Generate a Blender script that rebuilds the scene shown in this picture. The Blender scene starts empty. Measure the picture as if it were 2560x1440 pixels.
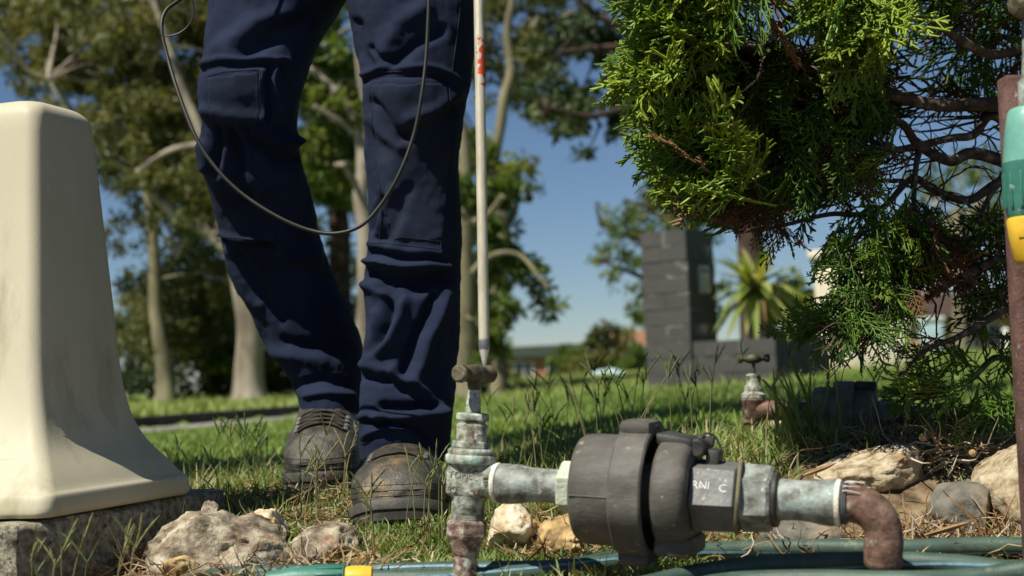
import bpy, bmesh, math, random
import numpy as np
from mathutils import Vector, Matrix, noise as mnoise
from mathutils.bvhtree import BVHTree

random.seed(7)
rng = np.random.default_rng(11)
S = bpy.context.scene
C = S.collection

# ------------------------------------------------------------------ camera
FPX = 3555.0                      # focal length in photo pixels (2560 wide)
CAM = np.array([0.0, 0.0, 0.2])
PITCH, ROLL = math.atan(220 / FPX), math.radians(2.5)
_f = np.array([0, math.cos(PITCH), math.sin(PITCH)])
_u0 = np.array([0, -math.sin(PITCH), math.cos(PITCH)])
_r0 = np.array([1.0, 0, 0])
CR = _r0 * math.cos(ROLL) - _u0 * math.sin(ROLL)
CU = _u0 * math.cos(ROLL) + _r0 * math.sin(ROLL)
CF = _f
cd = bpy.data.cameras.new('camera')
cd.sensor_width = 36.0
cd.lens = 36.0 * FPX / 2560
cd.clip_start, cd.clip_end = 0.05, 2000
cd.dof.use_dof = True
cd.dof.focus_distance = 1.82
cd.dof.aperture_fstop = 5.6
cam = bpy.data.objects.new('camera', cd)
C.objects.link(cam)
cam.matrix_world = Matrix((
    (CR[0], CU[0], -CF[0], CAM[0]), (CR[1], CU[1], -CF[1], CAM[1]),
    (CR[2], CU[2], -CF[2], CAM[2]), (0, 0, 0, 1)))
S.camera = cam

# ------------------------------------------------------------------ sky, sun, exposure
SUN_EL = math.radians(56)
SUN_PHI = math.radians(47)        # light travels right and away from the camera
to_sun = np.array([-math.sin(SUN_PHI) * math.cos(SUN_EL), -math.cos(SUN_PHI) * math.cos(SUN_EL), math.sin(SUN_EL)])
W = bpy.data.worlds.new('World')
S.world = W
W.use_nodes = True
wn = W.node_tree.nodes
sky = wn.new('ShaderNodeTexSky')
sky.sky_type = 'NISHITA'
sky.sun_disc = False
sky.sun_elevation = SUN_EL
sky.sun_rotation = math.pi + SUN_PHI
sky.altitude = 0
sky.air_density, sky.dust_density, sky.ozone_density = 0.85, 0.0, 5.5
wn['Background'].inputs['Strength'].default_value = 0.05
W.node_tree.links.new(sky.outputs[0], wn['Background'].inputs[0])
sl = bpy.data.lights.new('sun', 'SUN')
sl.energy = 5.0
sl.angle = math.radians(0.5)
sl.color = (1.0, 0.93, 0.80)
sun = bpy.data.objects.new('sun', sl)
C.objects.link(sun)
sun.rotation_euler = Vector(to_sun).to_track_quat('Z', 'Y').to_euler()
S.view_settings.view_transform = 'Standard'
S.view_settings.look = 'None'
S.view_settings.gamma = 1
S.view_settings.use_curve_mapping = False
S.view_settings.exposure = 0.5

# ------------------------------------------------------------------ helpers
def P(px, py, d):
    v = CF + CR * ((px - 1280) / FPX) + CU * ((720 - py) / FPX)
    return CAM + v * (d / v[1])

def proj(V):
    q = np.asarray(V) - CAM
    z = q @ CF
    return 1280 + FPX * (q @ CR) / z, 720 - FPX * (q @ CU) / z, z

def m(px, d):
    return px * d / FPX

def sstep(a, b, x):
    t = np.clip((np.asarray(x, float) - a) / (b - a), 0, 1)
    return t * t * (3 - 2 * t)

def G(x, y):
    """ground height"""
    x = np.asarray(x, float); y = np.asarray(y, float)
    s = sstep(1.74, 2.1, y)
    near = s * (0.025 + 0.045 * sstep(-0.12, 0.42, x)) + 0.012 * np.sin(x * 9 + 1) * s * np.cos(y * 7)
    near = near - 0.028 + 0.028 * sstep(1.64, 1.86, y)
    far = 0.01 + np.clip(0.035 * x, -0.06, 0.2)
    t = sstep(2.8, 7.5, y)
    z = near * (1 - t) + far * t
    z = z - 0.9 * sstep(35, 80, y)
    # bank beyond the footpath
    dd = path_d(x, y)
    z = z + 0.075 * sstep(0.02, 0.07, dd) * (y > 5)
    return z

PA, PDIR = np.array([-2.5, 9.9]), np.array([0.346, 0.938])
PN = np.array([-0.938, 0.346])
PWID = 1.0
def path_d(x, y):
    return (x - PA[0]) * PN[0] + (y - PA[1]) * PN[1]

def make_mesh(name, V, faces, smooth=True, angle=None, tint=None):
    """faces: list of int arrays (n,k)"""
    V = np.asarray(V, np.float32)
    me = bpy.data.meshes.new(name)
    me.vertices.add(len(V))
    me.vertices.foreach_set('co', V.ravel())
    fs = [np.asarray(f, np.int32) for f in faces if len(f)]
    loops = np.concatenate([f.ravel() for f in fs])
    counts = np.concatenate([np.full(len(f), f.shape[1], np.int32) for f in fs])
    starts = np.concatenate([[0], np.cumsum(counts)[:-1]]).astype(np.int32)
    me.loops.add(len(loops))
    me.loops.foreach_set('vertex_index', loops)
    me.polygons.add(len(counts))
    me.polygons.foreach_set('loop_start', starts)
    me.polygons.foreach_set('loop_total', counts)
    me.polygons.foreach_set('use_smooth', np.full(len(counts), bool(smooth)))
    if tint is not None:
        a = me.attributes.new('tint', 'FLOAT', 'POINT')
        a.data.foreach_set('value', np.asarray(tint, np.float32))
    me.update(calc_edges=True)
    me.validate()
    if angle is not None:
        me.set_sharp_from_angle(angle=math.radians(angle))
    return me

class MB:
    def __init__(s):
        s.V, s.F, s.n, s.T = [], {}, 0, []
    def add(s, V, faces, tint=0.0):
        V = np.asarray(V, float).reshape(-1, 3)
        for f in faces:
            f = np.asarray(f, np.int64)
            if len(f):
                s.F.setdefault(f.shape[1], []).append(f + s.n)
        s.V.append(V); s.n += len(V)
        s.T.append(np.broadcast_to(np.asarray(tint, float), (len(V),)))
        return s
    def arrays(s):
        return np.concatenate(s.V), [np.concatenate(v) for v in s.F.values()], np.concatenate(s.T)
    def build(s, name, mat, parent=None, smooth=True, angle=40, fix=True):
        V, F, T = s.arrays()
        base = np.array(parent_world(parent)) if parent is not None else np.zeros(3)
        me = make_mesh(name, V - base, F, smooth, None, T)
        if fix:
            bm = bmesh.new(); bm.from_mesh(me)
            bmesh.ops.recalc_face_normals(bm, faces=bm.faces)
            bm.to_mesh(me); bm.free()
        if smooth and angle:
            me.set_sharp_from_angle(angle=math.radians(angle))
        return link(name, me, mat, parent)

def parent_world(o):
    p = Vector((0, 0, 0))
    while o is not None:
        p = p + o.location; o = o.parent
    return p

def link(name, me, mat, parent=None, loc=None):
    o = bpy.data.objects.new(name, me)
    C.objects.link(o)
    if mat is not None and len(me.materials) == 0:
        me.materials.append(mat)
    if parent is not None:
        o.parent = parent
    if loc is not None:
        o.location = loc
    return o

def tag(o, label=None, cat=None, group=None, kind=None):
    if label: o['label'] = label
    if cat: o['category'] = cat
    if group: o['group'] = group
    if kind: o['kind'] = kind
    return o

def thing(name, label, cat, loc, group=None):
    o = bpy.data.objects.new(name, None)
    C.objects.link(o)
    o.location = Vector(loc)
    o.empty_display_size = 0.1
    return tag(o, label, cat, group)

def norm(v):
    v = np.asarray(v, float)
    return v / (np.linalg.norm(v) + 1e-12)

def tube(pts, rad, n=8, cap=True, flat=1.0):
    pts = np.asarray(pts, float)
    k = len(pts)
    rad = np.broadcast_to(np.asarray(rad, float), (k,))
    tan = np.gradient(pts, axis=0)
    tan /= np.linalg.norm(tan, axis=1)[:, None] + 1e-12
    ref = np.array([0, 0, 1.0]) if abs(tan[0][2]) < 0.9 else np.array([1.0, 0, 0])
    a = norm(np.cross(tan[0], ref))
    V = []
    ang = np.linspace(0, 2 * math.pi, n, endpoint=False)
    for i in range(k):
        a = norm(a - tan[i] * np.dot(a, tan[i]))
        b = np.cross(tan[i], a)
        V.append(pts[i] + rad[i] * (np.cos(ang)[:, None] * a + flat * np.sin(ang)[:, None] * b))
    V = np.concatenate(V)
    i, j = np.meshgrid(np.arange(k - 1), np.arange(n), indexing='ij')
    a_ = (i * n + j).ravel(); b_ = (i * n + (j + 1) % n).ravel()
    Q = np.stack([a_, b_, b_ + n, a_ + n], 1)
    F = [Q]
    if cap:
        V = np.concatenate([V, pts[:1], pts[-1:]])
        c0, c1 = k * n, k * n + 1
        jj = np.arange(n)
        F.append(np.concatenate([np.stack([np.full(n, c0), (jj + 1) % n, jj], 1),
                                 np.stack([np.full(n, c1), (k - 1) * n + jj, (k - 1) * n + (jj + 1) % n], 1)]))
    return V, F

def spline(pts, n=8):
    """Catmull-Rom through pts"""
    p = np.asarray(pts, float)
    p = np.concatenate([[2 * p[0] - p[1]], p, [2 * p[-1] - p[-2]]])
    out = []
    for i in range(1, len(p) - 2):
        t = np.linspace(0, 1, n, endpoint=False)[:, None]
        a, b, c, d = p[i - 1], p[i], p[i + 1], p[i + 2]
        out.append(0.5 * (2 * b + (c - a) * t + (2 * a - 5 * b + 4 * c - d) * t ** 2 + (3 * b - a - 3 * c + d) * t ** 3))
    out.append(p[-2][None])
    return np.concatenate(out)

def lathe(prof, A, D, n=40, rot=0.0, side=None):
    """prof: list of (s, r) along axis from A in direction D"""
    A = np.asarray(A, float); D = norm(D)
    ref = np.array([0, 0, 1.0]) if abs(D[2]) < 0.9 else np.array([0, 1.0, 0])
    a = norm(np.cross(D, ref)) if side is None else norm(side - D * np.dot(side, D)); b = np.cross(D, a)
    ang = np.linspace(0, 2 * math.pi, n, endpoint=False) + rot
    ring = np.cos(ang)[:, None] * a + np.sin(ang)[:, None] * b
    V = np.concatenate([A + D * s + r * ring for s, r in prof] + [[A + D * prof[0][0]], [A + D * prof[-1][0]]])
    k = len(prof)
    i, j = np.meshgrid(np.arange(k - 1), np.arange(n), indexing='ij')
    a_ = (i * n + j).ravel(); b_ = (i * n + (j + 1) % n).ravel()
    Q = np.stack([a_, b_, b_ + n, a_ + n], 1)
    jj = np.arange(n); c0, c1 = k * n, k * n + 1
    T = np.concatenate([np.stack([np.full(n, c0), (jj + 1) % n, jj], 1),
                        np.stack([np.full(n, c1), (k - 1) * n + jj, (k - 1) * n + (jj + 1) % n], 1)])
    return V, [Q, T]

def bevprof(s0, s1, r, b=0.0012):
    return [(s0, max(r - b, 1e-4)), (s0 + b, r), (s1 - b, r), (s1, max(r - b, 1e-4))]

def box(c, hx, hy, hz, ax=None, bev=0.0):
    """oriented box; ax 3x3 rows = axes; chamfered when bev > 0"""
    ax = np.eye(3) if ax is None else np.asarray(ax, float)
    bm = bmesh.new()
    bmesh.ops.create_cube(bm, size=2)
    for v in bm.verts:
        v.co = Vector((v.co.x * hx, v.co.y * hy, v.co.z * hz))
    if bev > 0:
        bmesh.ops.bevel(bm, geom=list(bm.edges), offset=bev, segments=2, affect='EDGES', profile=0.5)
    V = np.array([v.co[:] for v in bm.verts]) @ ax + np.asarray(c, float)
    bm.verts.index_update()
    F = {}
    for f in bm.faces:
        F.setdefault(len(f.verts), []).append([v.index for v in f.verts])
    bm.free()
    return V, [np.array(x) for x in F.values()]

def nz(p, s=1.0, o=0.0):
    return mnoise.noise(Vector((p[0] * s + o, p[1] * s + o * 1.7, p[2] * s - o)))

def fbm(p, s=1.0, o=0.0, H=0.8, oc=5):
    return mnoise.fractal(Vector((p[0] * s + o, p[1] * s + o * 1.3, p[2] * s - o)), H, 2.1, oc)

def remeshed(parts, voxel, smooth=4):
    """one continuous surface from overlapping closed shells -> V, F arrays"""
    mb = MB()
    for V, F in parts: mb.add(V, F)
    V, F, T = mb.arrays()
    me = make_mesh('tmp', V, F, True)
    bm = bmesh.new(); bm.from_mesh(me)
    bmesh.ops.recalc_face_normals(bm, faces=bm.faces)
    bm.to_mesh(me); bm.free()
    o = bpy.data.objects.new('tmp', me); C.objects.link(o)
    r = o.modifiers.new('r', 'REMESH'); r.mode = 'VOXEL'; r.voxel_size = voxel; r.use_smooth_shade = True
    if smooth:
        s = o.modifiers.new('s', 'SMOOTH'); s.factor = 0.5; s.iterations = smooth
    bpy.context.view_layer.update()
    dg = bpy.context.evaluated_depsgraph_get()
    e = bpy.data.meshes.new_from_object(o.evaluated_get(dg))
    bpy.data.objects.remove(o); bpy.data.meshes.remove(me)
    return e

def mesh_np(me):
    V = np.empty(len(me.vertices) * 3, np.float32); me.vertices.foreach_get('co', V)
    N = np.empty(len(me.vertices) * 3, np.float32); me.vertices.foreach_get('normal', N)
    return V.reshape(-1, 3).astype(float), N.reshape(-1, 3).astype(float)

def seg_dist(X, Y, pl):
    best = np.full(len(X), 1e9)
    for (x0, y0), (x1, y1) in zip(pl[:-1], pl[1:]):
        dx, dy = x1 - x0, y1 - y0
        t = np.clip(((X - x0) * dx + (Y - y0) * dy) / (dx * dx + dy * dy + 1e-9), 0, 1)
        best = np.minimum(best, np.hypot(X - x0 - t * dx, Y - y0 - t * dy))
    return best

def inpoly(X, Y, poly):
    X = np.asarray(X, float); Y = np.asarray(Y, float)
    r = np.zeros(X.shape, bool)
    j = len(poly) - 1
    for i in range(len(poly)):
        xi, yi = poly[i]; xj, yj = poly[j]
        c = ((yi > Y) != (yj > Y)) & (X < (xj - xi) * (Y - yi) / (yj - yi + 1e-12) + xi)
        r ^= c; j = i
    return r

def sample_poly(poly, n):
    p = np.array(poly, float)
    lo, hi = p.min(0), p.max(0)
    out = np.zeros((0, 2))
    while len(out) < n:
        q = rng.uniform(lo, hi, (n * 3, 2))
        out = np.concatenate([out, q[inpoly(q[:, 0], q[:, 1], poly)]])
    return out[:n]

# ------------------------------------------------------------------ materials
def mk(name, cols, scale=20, detail=6, rough=0.7, bump=0.0, bscale=None, metal=0.0, spec=0.4,
       spots=None, tint=None, trans=0.0, coord='Object', sheen=0.0, dist=0.0, stretch=None, coat=0.0, island=False, rvar=0.0):
    """cols: [(pos, rgb)...] along a noise; spots: (rgb, scale, lo, hi); tint: list of colours along the tint attribute"""
    M = bpy.data.materials.new(name); M.use_nodes = True
    nt = M.node_tree; N = nt.nodes; L = nt.links
    for x in list(N): N.remove(x)
    out = N.new('ShaderNodeOutputMaterial')
    tc = N.new('ShaderNodeTexCoord')
    vec = tc.outputs[coord]
    if stretch:
        mp = N.new('ShaderNodeMapping'); mp.inputs['Scale'].default_value = stretch
        L.new(vec, mp.inputs[0]); vec = mp.outputs[0]
    def noise(sc, dt=6, rg=0.6):
        n = N.new('ShaderNodeTexNoise'); n.inputs['Scale'].default_value = sc
        n.inputs['Detail'].default_value = dt; n.inputs['Roughness'].default_value = rg
        n.inputs['Distortion'].default_value = dist
        L.new(vec, n.inputs['Vector']); return n.outputs['Fac']
    def ramp(fac, cs, sq=None):
        r = N.new('ShaderNodeValToRGB'); e = r.color_ramp.elements
        while len(e) < len(cs): e.new(0.5)
        for i, (p, c) in enumerate(cs):
            if sq: p = .5 + (p - .5) * sq
            e[i].position = p; e[i].color = (*c, 1)
        L.new(fac, r.inputs[0]); return r.outputs[0]
    def mix(f, a, b, typ='MIX'):
        x = N.new('ShaderNodeMix'); x.data_type = 'RGBA'; x.blend_type = typ
        if isinstance(f, float): x.inputs[0].default_value = f
        else: L.new(f, x.inputs[0])
        L.new(a, x.inputs[6])
        if isinstance(b, tuple): x.inputs[7].default_value = (*b, 1)
        else: L.new(b, x.inputs[7])
        return x.outputs[2]
    f0 = noise(scale, detail)
    if tint:
        at = N.new('ShaderNodeAttribute'); at.attribute_name = 'tint'
        col = ramp(at.outputs['Fac'], tint)
        if cols:
            col = mix(0.6, col, ramp(f0, cols, .65), 'OVERLAY')
    else:
        col = ramp(f0, cols, .65)
    for sp in (spots or []):
        f = noise(sp[1], 5, 0.65)
        col = mix(ramp(f, [(sp[2], (0, 0, 0)), (sp[3], (1, 1, 1))], .8), col, sp[0])
    if trans > 0:
        d = N.new('ShaderNodeBsdfPrincipled'); d.inputs['Roughness'].default_value = rough
        d.inputs['Specular IOR Level'].default_value = spec
        t = N.new('ShaderNodeBsdfTranslucent')
        L.new(col, d.inputs['Base Color'])
        g = N.new('ShaderNodeMix'); g.data_type = 'RGBA'; g.blend_type = 'MULTIPLY'; g.inputs[0].default_value = 1
        L.new(col, g.inputs[6]); g.inputs[7].default_value = (1.25, 1.15, 0.5, 1)
        L.new(g.outputs[2], t.inputs[0])
        s = N.new('ShaderNodeMixShader'); s.inputs[0].default_value = trans
        L.new(d.outputs[0], s.inputs[1]); L.new(t.outputs[0], s.inputs[2]); L.new(s.outputs[0], out.inputs[0])
        return M
    b = N.new('ShaderNodeBsdfPrincipled')
    L.new(col, b.inputs['Base Color'])
    b.inputs['Roughness'].default_value = rough
    b.inputs['Metallic'].default_value = metal
    b.inputs['Specular IOR Level'].default_value = spec
    b.inputs['Sheen Weight'].default_value = sheen
    b.inputs['Coat Weight'].default_value = coat
    if rvar:
        r = N.new('ShaderNodeMapRange'); L.new(noise(scale * 1.7, 4), r.inputs[0])
        r.inputs[1].default_value = .3; r.inputs[2].default_value = .7
        r.inputs[3].default_value = rough - rvar; r.inputs[4].default_value = rough + rvar
        L.new(r.outputs[0], b.inputs['Roughness'])
    if bump > 0:
        bp = N.new('ShaderNodeBump'); bp.inputs['Strength'].default_value = bump
        bp.inputs['Distance'].default_value = 0.004
        L.new(noise(bscale or scale * 3, 8, 0.65), bp.inputs['Height']); L.new(bp.outputs[0], b.inputs['Normal'])
    L.new(b.outputs[0], out.inputs[0])
    return M

def fabric(name, c0, c1, wear):
    M = mk(name, [(0.3, c0), (0.7, c1)], 14, 4, 0.85, 0, spec=0.10, sheen=0.01, spots=[((0.16, 0.15, 0.13), 420, .795, .81)])
    nt = M.node_tree; N = nt.nodes; L = nt.links
    b = next(x for x in N if x.type == 'BSDF_PRINCIPLED')
    b.inputs['Sheen Roughness'].default_value = 0.6
    tc = next(x for x in N if x.type == 'TEX_COORD')
    hs = []
    for ax in ('X', 'Z'):
        w = N.new('ShaderNodeTexWave'); w.bands_direction = ax; w.inputs['Scale'].default_value = 260
        w.inputs['Distortion'].default_value = 1.5
        L.new(tc.outputs['Object'], w.inputs[0]); hs.append(w.outputs['Fac'])
    a = N.new('ShaderNodeMath'); a.operation = 'ADD'; L.new(hs[0], a.inputs[0]); L.new(hs[1], a.inputs[1])
    n = N.new('ShaderNodeTexNoise'); n.inputs['Scale'].default_value = 120; n.inputs['Detail'].default_value = 6
    L.new(tc.outputs['Object'], n.inputs['Vector'])
    a2 = N.new('ShaderNodeMath'); a2.operation = 'ADD'; L.new(a.outputs[0], a2.inputs[0]); L.new(n.outputs['Fac'], a2.inputs[1])
    bp = N.new('ShaderNodeBump'); bp.inputs['Strength'].default_value = 0.35; bp.inputs['Distance'].default_value = 0.0008
    L.new(a2.outputs[0], bp.inputs['Height']); L.new(bp.outputs[0], b.inputs['Normal'])
    return M

MAT = {}
MAT['soil'] = mk('soil', [(0.3, (0.075, 0.052, 0.032)), (0.5, (0.17, 0.125, 0.075)), (0.72, (0.27, 0.21, 0.13))], 26, 10, 0.95, 0.8, 120, spec=0.1)
MAT['concrete_path'] = mk('concrete_path', [(0.3, (0.17, 0.165, 0.15)), (0.7, (0.25, 0.24, 0.22))], 3, 8, 0.9, 0.2, 60)
MAT['kerb'] = mk('kerb', [(0.3, (0.03, 0.026, 0.02)), (0.7, (0.07, 0.06, 0.045))], 8, 8, 0.95, 0.5, 30)
MAT['grass'] = mk('grass', None, 20, rough=0.5, spec=0.3, trans=0.3,
                  tint=[(0.0, (0.06, 0.115, 0.025)), (0.45, (0.12, 0.20, 0.045)), (0.8, (0.25, 0.32, 0.11)), (0.88, (0.40, 0.34, 0.18)), (1.0, (0.50, 0.42, 0.25))])
MAT['lawn'] = mk('lawn', None, 20, rough=0.55, spec=0.25, trans=0.3,
                 tint=[(0.0, (0.12, 0.19, 0.04)), (0.6, (0.18, 0.27, 0.06)), (1.0, (0.30, 0.33, 0.12))])
MAT['seed'] = mk('seed', None, 20, rough=0.7, spec=0.2, trans=0.2,
                 tint=[(0.0, (0.05, 0.09, 0.03)), (0.5, (0.13, 0.16, 0.06)), (1.0, (0.36, 0.30, 0.16))])
MAT['straw'] = mk('straw', None, 20, rough=0.8, spec=0.15, trans=0.1,
                  tint=[(0.0, (0.10, 0.06, 0.03)), (0.4, (0.30, 0.17, 0.07)), (0.7, (0.36, 0.28, 0.17)), (1.0, (0.50, 0.43, 0.34))])
def leafm(n, a, b, c, tr=0.35): return mk(n, None, 20, rough=0.45, spec=0.35, trans=tr, tint=[(0, a), (0.5, b), (1, c)])
MAT['gum'] = leafm('gum', (0.075, 0.09, 0.03), (0.135, 0.15, 0.048), (0.24, 0.23, 0.085), .45)
MAT['bright'] = leafm('bright', (0.05, 0.09, 0.018), (0.10, 0.165, 0.03), (0.22, 0.26, 0.055), .45)
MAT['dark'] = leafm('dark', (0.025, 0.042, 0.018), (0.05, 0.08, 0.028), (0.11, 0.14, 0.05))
MAT['cypress'] = leafm('cypress', (0.034, 0.088, 0.015), (0.10, 0.20, 0.025), (0.31, 0.42, 0.05), 0.3)
MAT['dead'] = leafm('dead', (0.09, 0.042, 0.02), (0.17, 0.085, 0.04), (0.27, 0.15, 0.075), 0.15)
MAT['yucca'] = leafm('yucca', (0.12, 0.18, 0.035), (0.23, 0.30, 0.06), (0.46, 0.44, 0.18), 0.35)
MAT['gum_bark'] = mk('gum_bark', [(0.3, (0.13, 0.11, 0.08)), (0.5, (0.24, 0.21, 0.16)), (0.7, (0.34, 0.30, 0.24))], 4, 8, 0.85, 0.3, 20, stretch=(1, 1, 0.35))
MAT['olive_bark'] = mk('olive_bark', [(0.3, (0.11, 0.10, 0.06)), (0.7, (0.24, 0.22, 0.13))], 5, 8, 0.9, 0.4, 20, stretch=(1, 1, 0.35))
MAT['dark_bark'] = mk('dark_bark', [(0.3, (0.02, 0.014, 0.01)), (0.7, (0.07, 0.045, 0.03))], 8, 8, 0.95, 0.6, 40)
MAT['twig'] = mk('twig', [(0.3, (0.035, 0.024, 0.017)), (0.6, (0.09, 0.065, 0.048)), (0.75, (0.22, 0.19, 0.16))], 60, 8, 0.9, 0.5, 300, stretch=(1, 1, 1))
MAT['shell'] = mk('shell', [(0.3, (0.45, 0.42, 0.30)), (0.7, (0.52, 0.485, 0.365))], 6, 6, 0.55, 0.12, 500, spec=0.35, stretch=(1, 1, .28),
                  spots=[((0.30, 0.27, 0.17), 14, 0.56, 0.84), ((0.66, 0.64, 0.56), 60, 0.74, 0.8), ((0.20, 0.17, 0.11), 90, 0.76, 0.82)])
MAT['plinth'] = mk('plinth', [(0.3, (0.14, 0.13, 0.10)), (0.5, (0.27, 0.26, 0.20)), (0.7, (0.42, 0.40, 0.33))], 90, 10, 0.95, 1.0, 208,
                   spots=[((0.40, 0.36, 0.20), 25, 0.58, 0.7), ((0.07, 0.065, 0.05), 110, 0.62, 0.68)], spec=0.1)
MAT['rock_pink'] = mk('rock_pink', [(0.3, (0.09, 0.075, 0.055)), (0.5, (0.27, 0.225, 0.165)), (0.68, (0.48, 0.44, 0.34))], 39.6, 12, 0.95, 1.0, 143,
                      spots=[((0.32, 0.185, 0.13), 14, 0.58, 0.72), ((0.46, 0.44, 0.28), 18, 0.6, 0.72)], spec=0.1)
MAT['rock_cream'] = mk('rock_cream', [(0.3, (0.40, 0.31, 0.18)), (0.5, (0.62, 0.55, 0.41)), (0.7, (0.74, 0.69, 0.56))], 22.4, 10, 0.95, 0.7, 130,
                       spots=[((0.52, 0.33, 0.10), 22, 0.56, 0.66)], spec=0.1)
MAT['rock_yellow'] = mk('rock_yellow', [(0.3, (0.22, 0.15, 0.085)), (0.5, (0.42, 0.29, 0.13)), (0.7, (0.56, 0.44, 0.24))], 38.4, 10, 0.95, 0.8, 156, spec=0.1)
MAT['rock_grey'] = mk('rock_grey', [(0.3, (0.10, 0.095, 0.08)), (0.7, (0.19, 0.18, 0.155))], 36, 10, 0.9, 0.6, 208, spec=0.15,
                      spots=[((0.27, 0.21, 0.13), 12, 0.58, 0.72)])
MAT['rock_sand'] = mk('rock_sand', [(0.3, (0.22, 0.17, 0.10)), (0.5, (0.43, 0.36, 0.24)), (0.7, (0.57, 0.50, 0.36))], 54, 12, 0.95, 1.0, 234, spec=0.1,
                      spots=[((0.08, 0.08, 0.07), 12, 0.62, 0.74), ((0.40, 0.23, 0.12), 9, 0.6, 0.75)])
MAT['trouser'] = fabric('trouser', (0.0100, 0.0155, 0.036), (0.0160, 0.0240, 0.052), None)
MAT['patch'] = fabric('patch', (0.0135, 0.0190, 0.039), (0.0200, 0.0270, 0.052), None)
MAT['stitch'] = mk('stitch', [(0.3, (0.006, 0.008, 0.017)), (0.7, (0.012, 0.016, 0.030))], 50, 3, 0.9)
MAT['leather'] = mk('leather', [(0.3, (0.026, 0.024, 0.018)), (0.6, (0.050, 0.046, 0.035)), (0.8, (0.095, 0.085, 0.062))], 60, 8, 0.5, 0.4, 286, spec=0.5,
                    spots=[((0.20, 0.14, 0.07), 16, 0.60, 0.80)], rvar=0.1)
MAT['rubber'] = mk('rubber', [(0.3, (0.035, 0.034, 0.028)), (0.7, (0.075, 0.072, 0.06))], 40, 6, 0.42, 0.2, 160, spec=0.5, rvar=0.08)
MAT['sole'] = mk('sole', [(0.3, (0.032, 0.031, 0.027)), (0.7, (0.072, 0.069, 0.058))], 30, 6, 0.6, 0.3, 160, spec=0.4)
MAT['lace'] = mk('lace', [(0.3, (0.022, 0.018, 0.014)), (0.7, (0.05, 0.042, 0.032))], 90, 4, 0.9, 0.5, 600)
MAT['cable'] = mk('cable', [(0.3, (0.010, 0.011, 0.008)), (0.7, (0.018, 0.019, 0.014))], 30, 3, 0.5, 0, spec=0.4)
MAT['chrome'] = mk('chrome', [(0.3, (0.60, 0.59, 0.57)), (0.7, (0.78, 0.76, 0.73))], 60, 3, 0.32, 0, metal=0.55)
MAT['collar'] = mk('collar', [(0.3, (0.20, 0.21, 0.21)), (0.7, (0.30, 0.31, 0.31))], 60, 3, 0.35, 0, metal=0.6)
MAT['patina'] = mk('patina', [(0.28, (0.10, 0.085, 0.055)), (0.42, (0.22, 0.215, 0.165)), (0.55, (0.32, 0.35, 0.30)), (0.72, (0.46, 0.50, 0.45))], 99, 10, 0.75, 0.6, 338, spec=0.3,
                   spots=[((0.22, 0.42, 0.36), 30, 0.56, 0.70), ((0.60, 0.61, 0.56), 70, 0.58, 0.72), ((0.09, 0.075, 0.05), 55, 0.60, 0.72)])
MAT['pipe_grey'] = mk('pipe_grey', [(0.28, (0.10, 0.10, 0.085)), (0.5, (0.21, 0.23, 0.21)), (0.72, (0.32, 0.36, 0.34))], 64, 9, 0.6, 0.4, 208, spec=0.4,
                      spots=[((0.30, 0.40, 0.38), 24, 0.55, 0.72), ((0.62, 0.63, 0.60), 90, 0.66, 0.74)], metal=0.1)
MAT['pale_green'] = mk('pale_green', [(0.3, (0.36, 0.42, 0.33)), (0.6, (0.50, 0.56, 0.46)), (0.75, (0.58, 0.62, 0.53))], 80, 8, 0.8, 0.5, 260,
                       spots=[((0.24, 0.14, 0.08), 30, 0.66, 0.74)])
MAT['copper'] = mk('copper', [(0.3, (0.075, 0.042, 0.03)), (0.55, (0.155, 0.09, 0.066)), (0.75, (0.22, 0.145, 0.11))], 80, 9, 0.62, 0.5, 260, spec=0.35,
                   spots=[((0.30, 0.36, 0.29), 38, 0.62, 0.72), ((0.05, 0.03, 0.02), 70, 0.64, 0.74)])
MAT['copper_white'] = mk('copper_white', [(0.3, (0.10, 0.06, 0.045)), (0.5, (0.22, 0.15, 0.12)), (0.7, (0.44, 0.39, 0.34))], 110, 9, 0.75, 0.6, 338,
                         spots=[((0.48, 0.50, 0.46), 40, 0.55, 0.68)])
MAT['handle'] = mk('handle', [(0.3, (0.05, 0.043, 0.026)), (0.6, (0.13, 0.115, 0.075)), (0.75, (0.22, 0.20, 0.13))], 50, 8, 0.55, 0.5, 220, metal=0.3)
MAT['black_plastic'] = mk('black_plastic', [(0.25, (0.062, 0.06, 0.053)), (0.6, (0.098, 0.094, 0.084)), (0.85, (0.15, 0.145, 0.13))], 48, 10, 0.62, 0.25, 286, spec=0.35,
                          stretch=(.45, 1, 1), spots=[((0.42, 0.40, 0.35), 420, .79, .81), ((0.33, 0.27, 0.17), 130, 0.68, 0.74), ((0.22, 0.16, 0.085), 18, 0.68, 0.85)], rvar=0.08)
MAT['lightened_plastic'] = mk('lightened_plastic', [(0.3, (0.10, 0.098, 0.092)), (0.7, (0.19, 0.185, 0.175))], 40, 8, 0.8, 0.2, 200, spec=0.2)  # second meter's plastic, colour lightened to make up for the cypress shade
MAT['dark_plastic'] = mk('dark_plastic', [(0.3, (0.022, 0.022, 0.021)), (0.7, (0.06, 0.06, 0.056))], 30, 8, 0.5, 0.2, 200, spec=0.4)
MAT['steel_dark'] = mk('steel_dark', [(0.3, (0.10, 0.105, 0.105)), (0.7, (0.17, 0.175, 0.17))], 40, 8, 0.5, 0.2, 220, metal=0.2,
                       spots=[((0.36, 0.36, 0.33), 120, 0.66, 0.72)])
MAT['tape'] = mk('tape', [(0.3, (0.62, 0.58, 0.49)), (0.7, (0.80, 0.77, 0.69))], 60, 5, 0.8, 0.4, 300)
MAT['olive'] = mk('olive', [(0.3, (0.11, 0.10, 0.06)), (0.7, (0.19, 0.17, 0.10))], 60, 5, 0.7)
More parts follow.
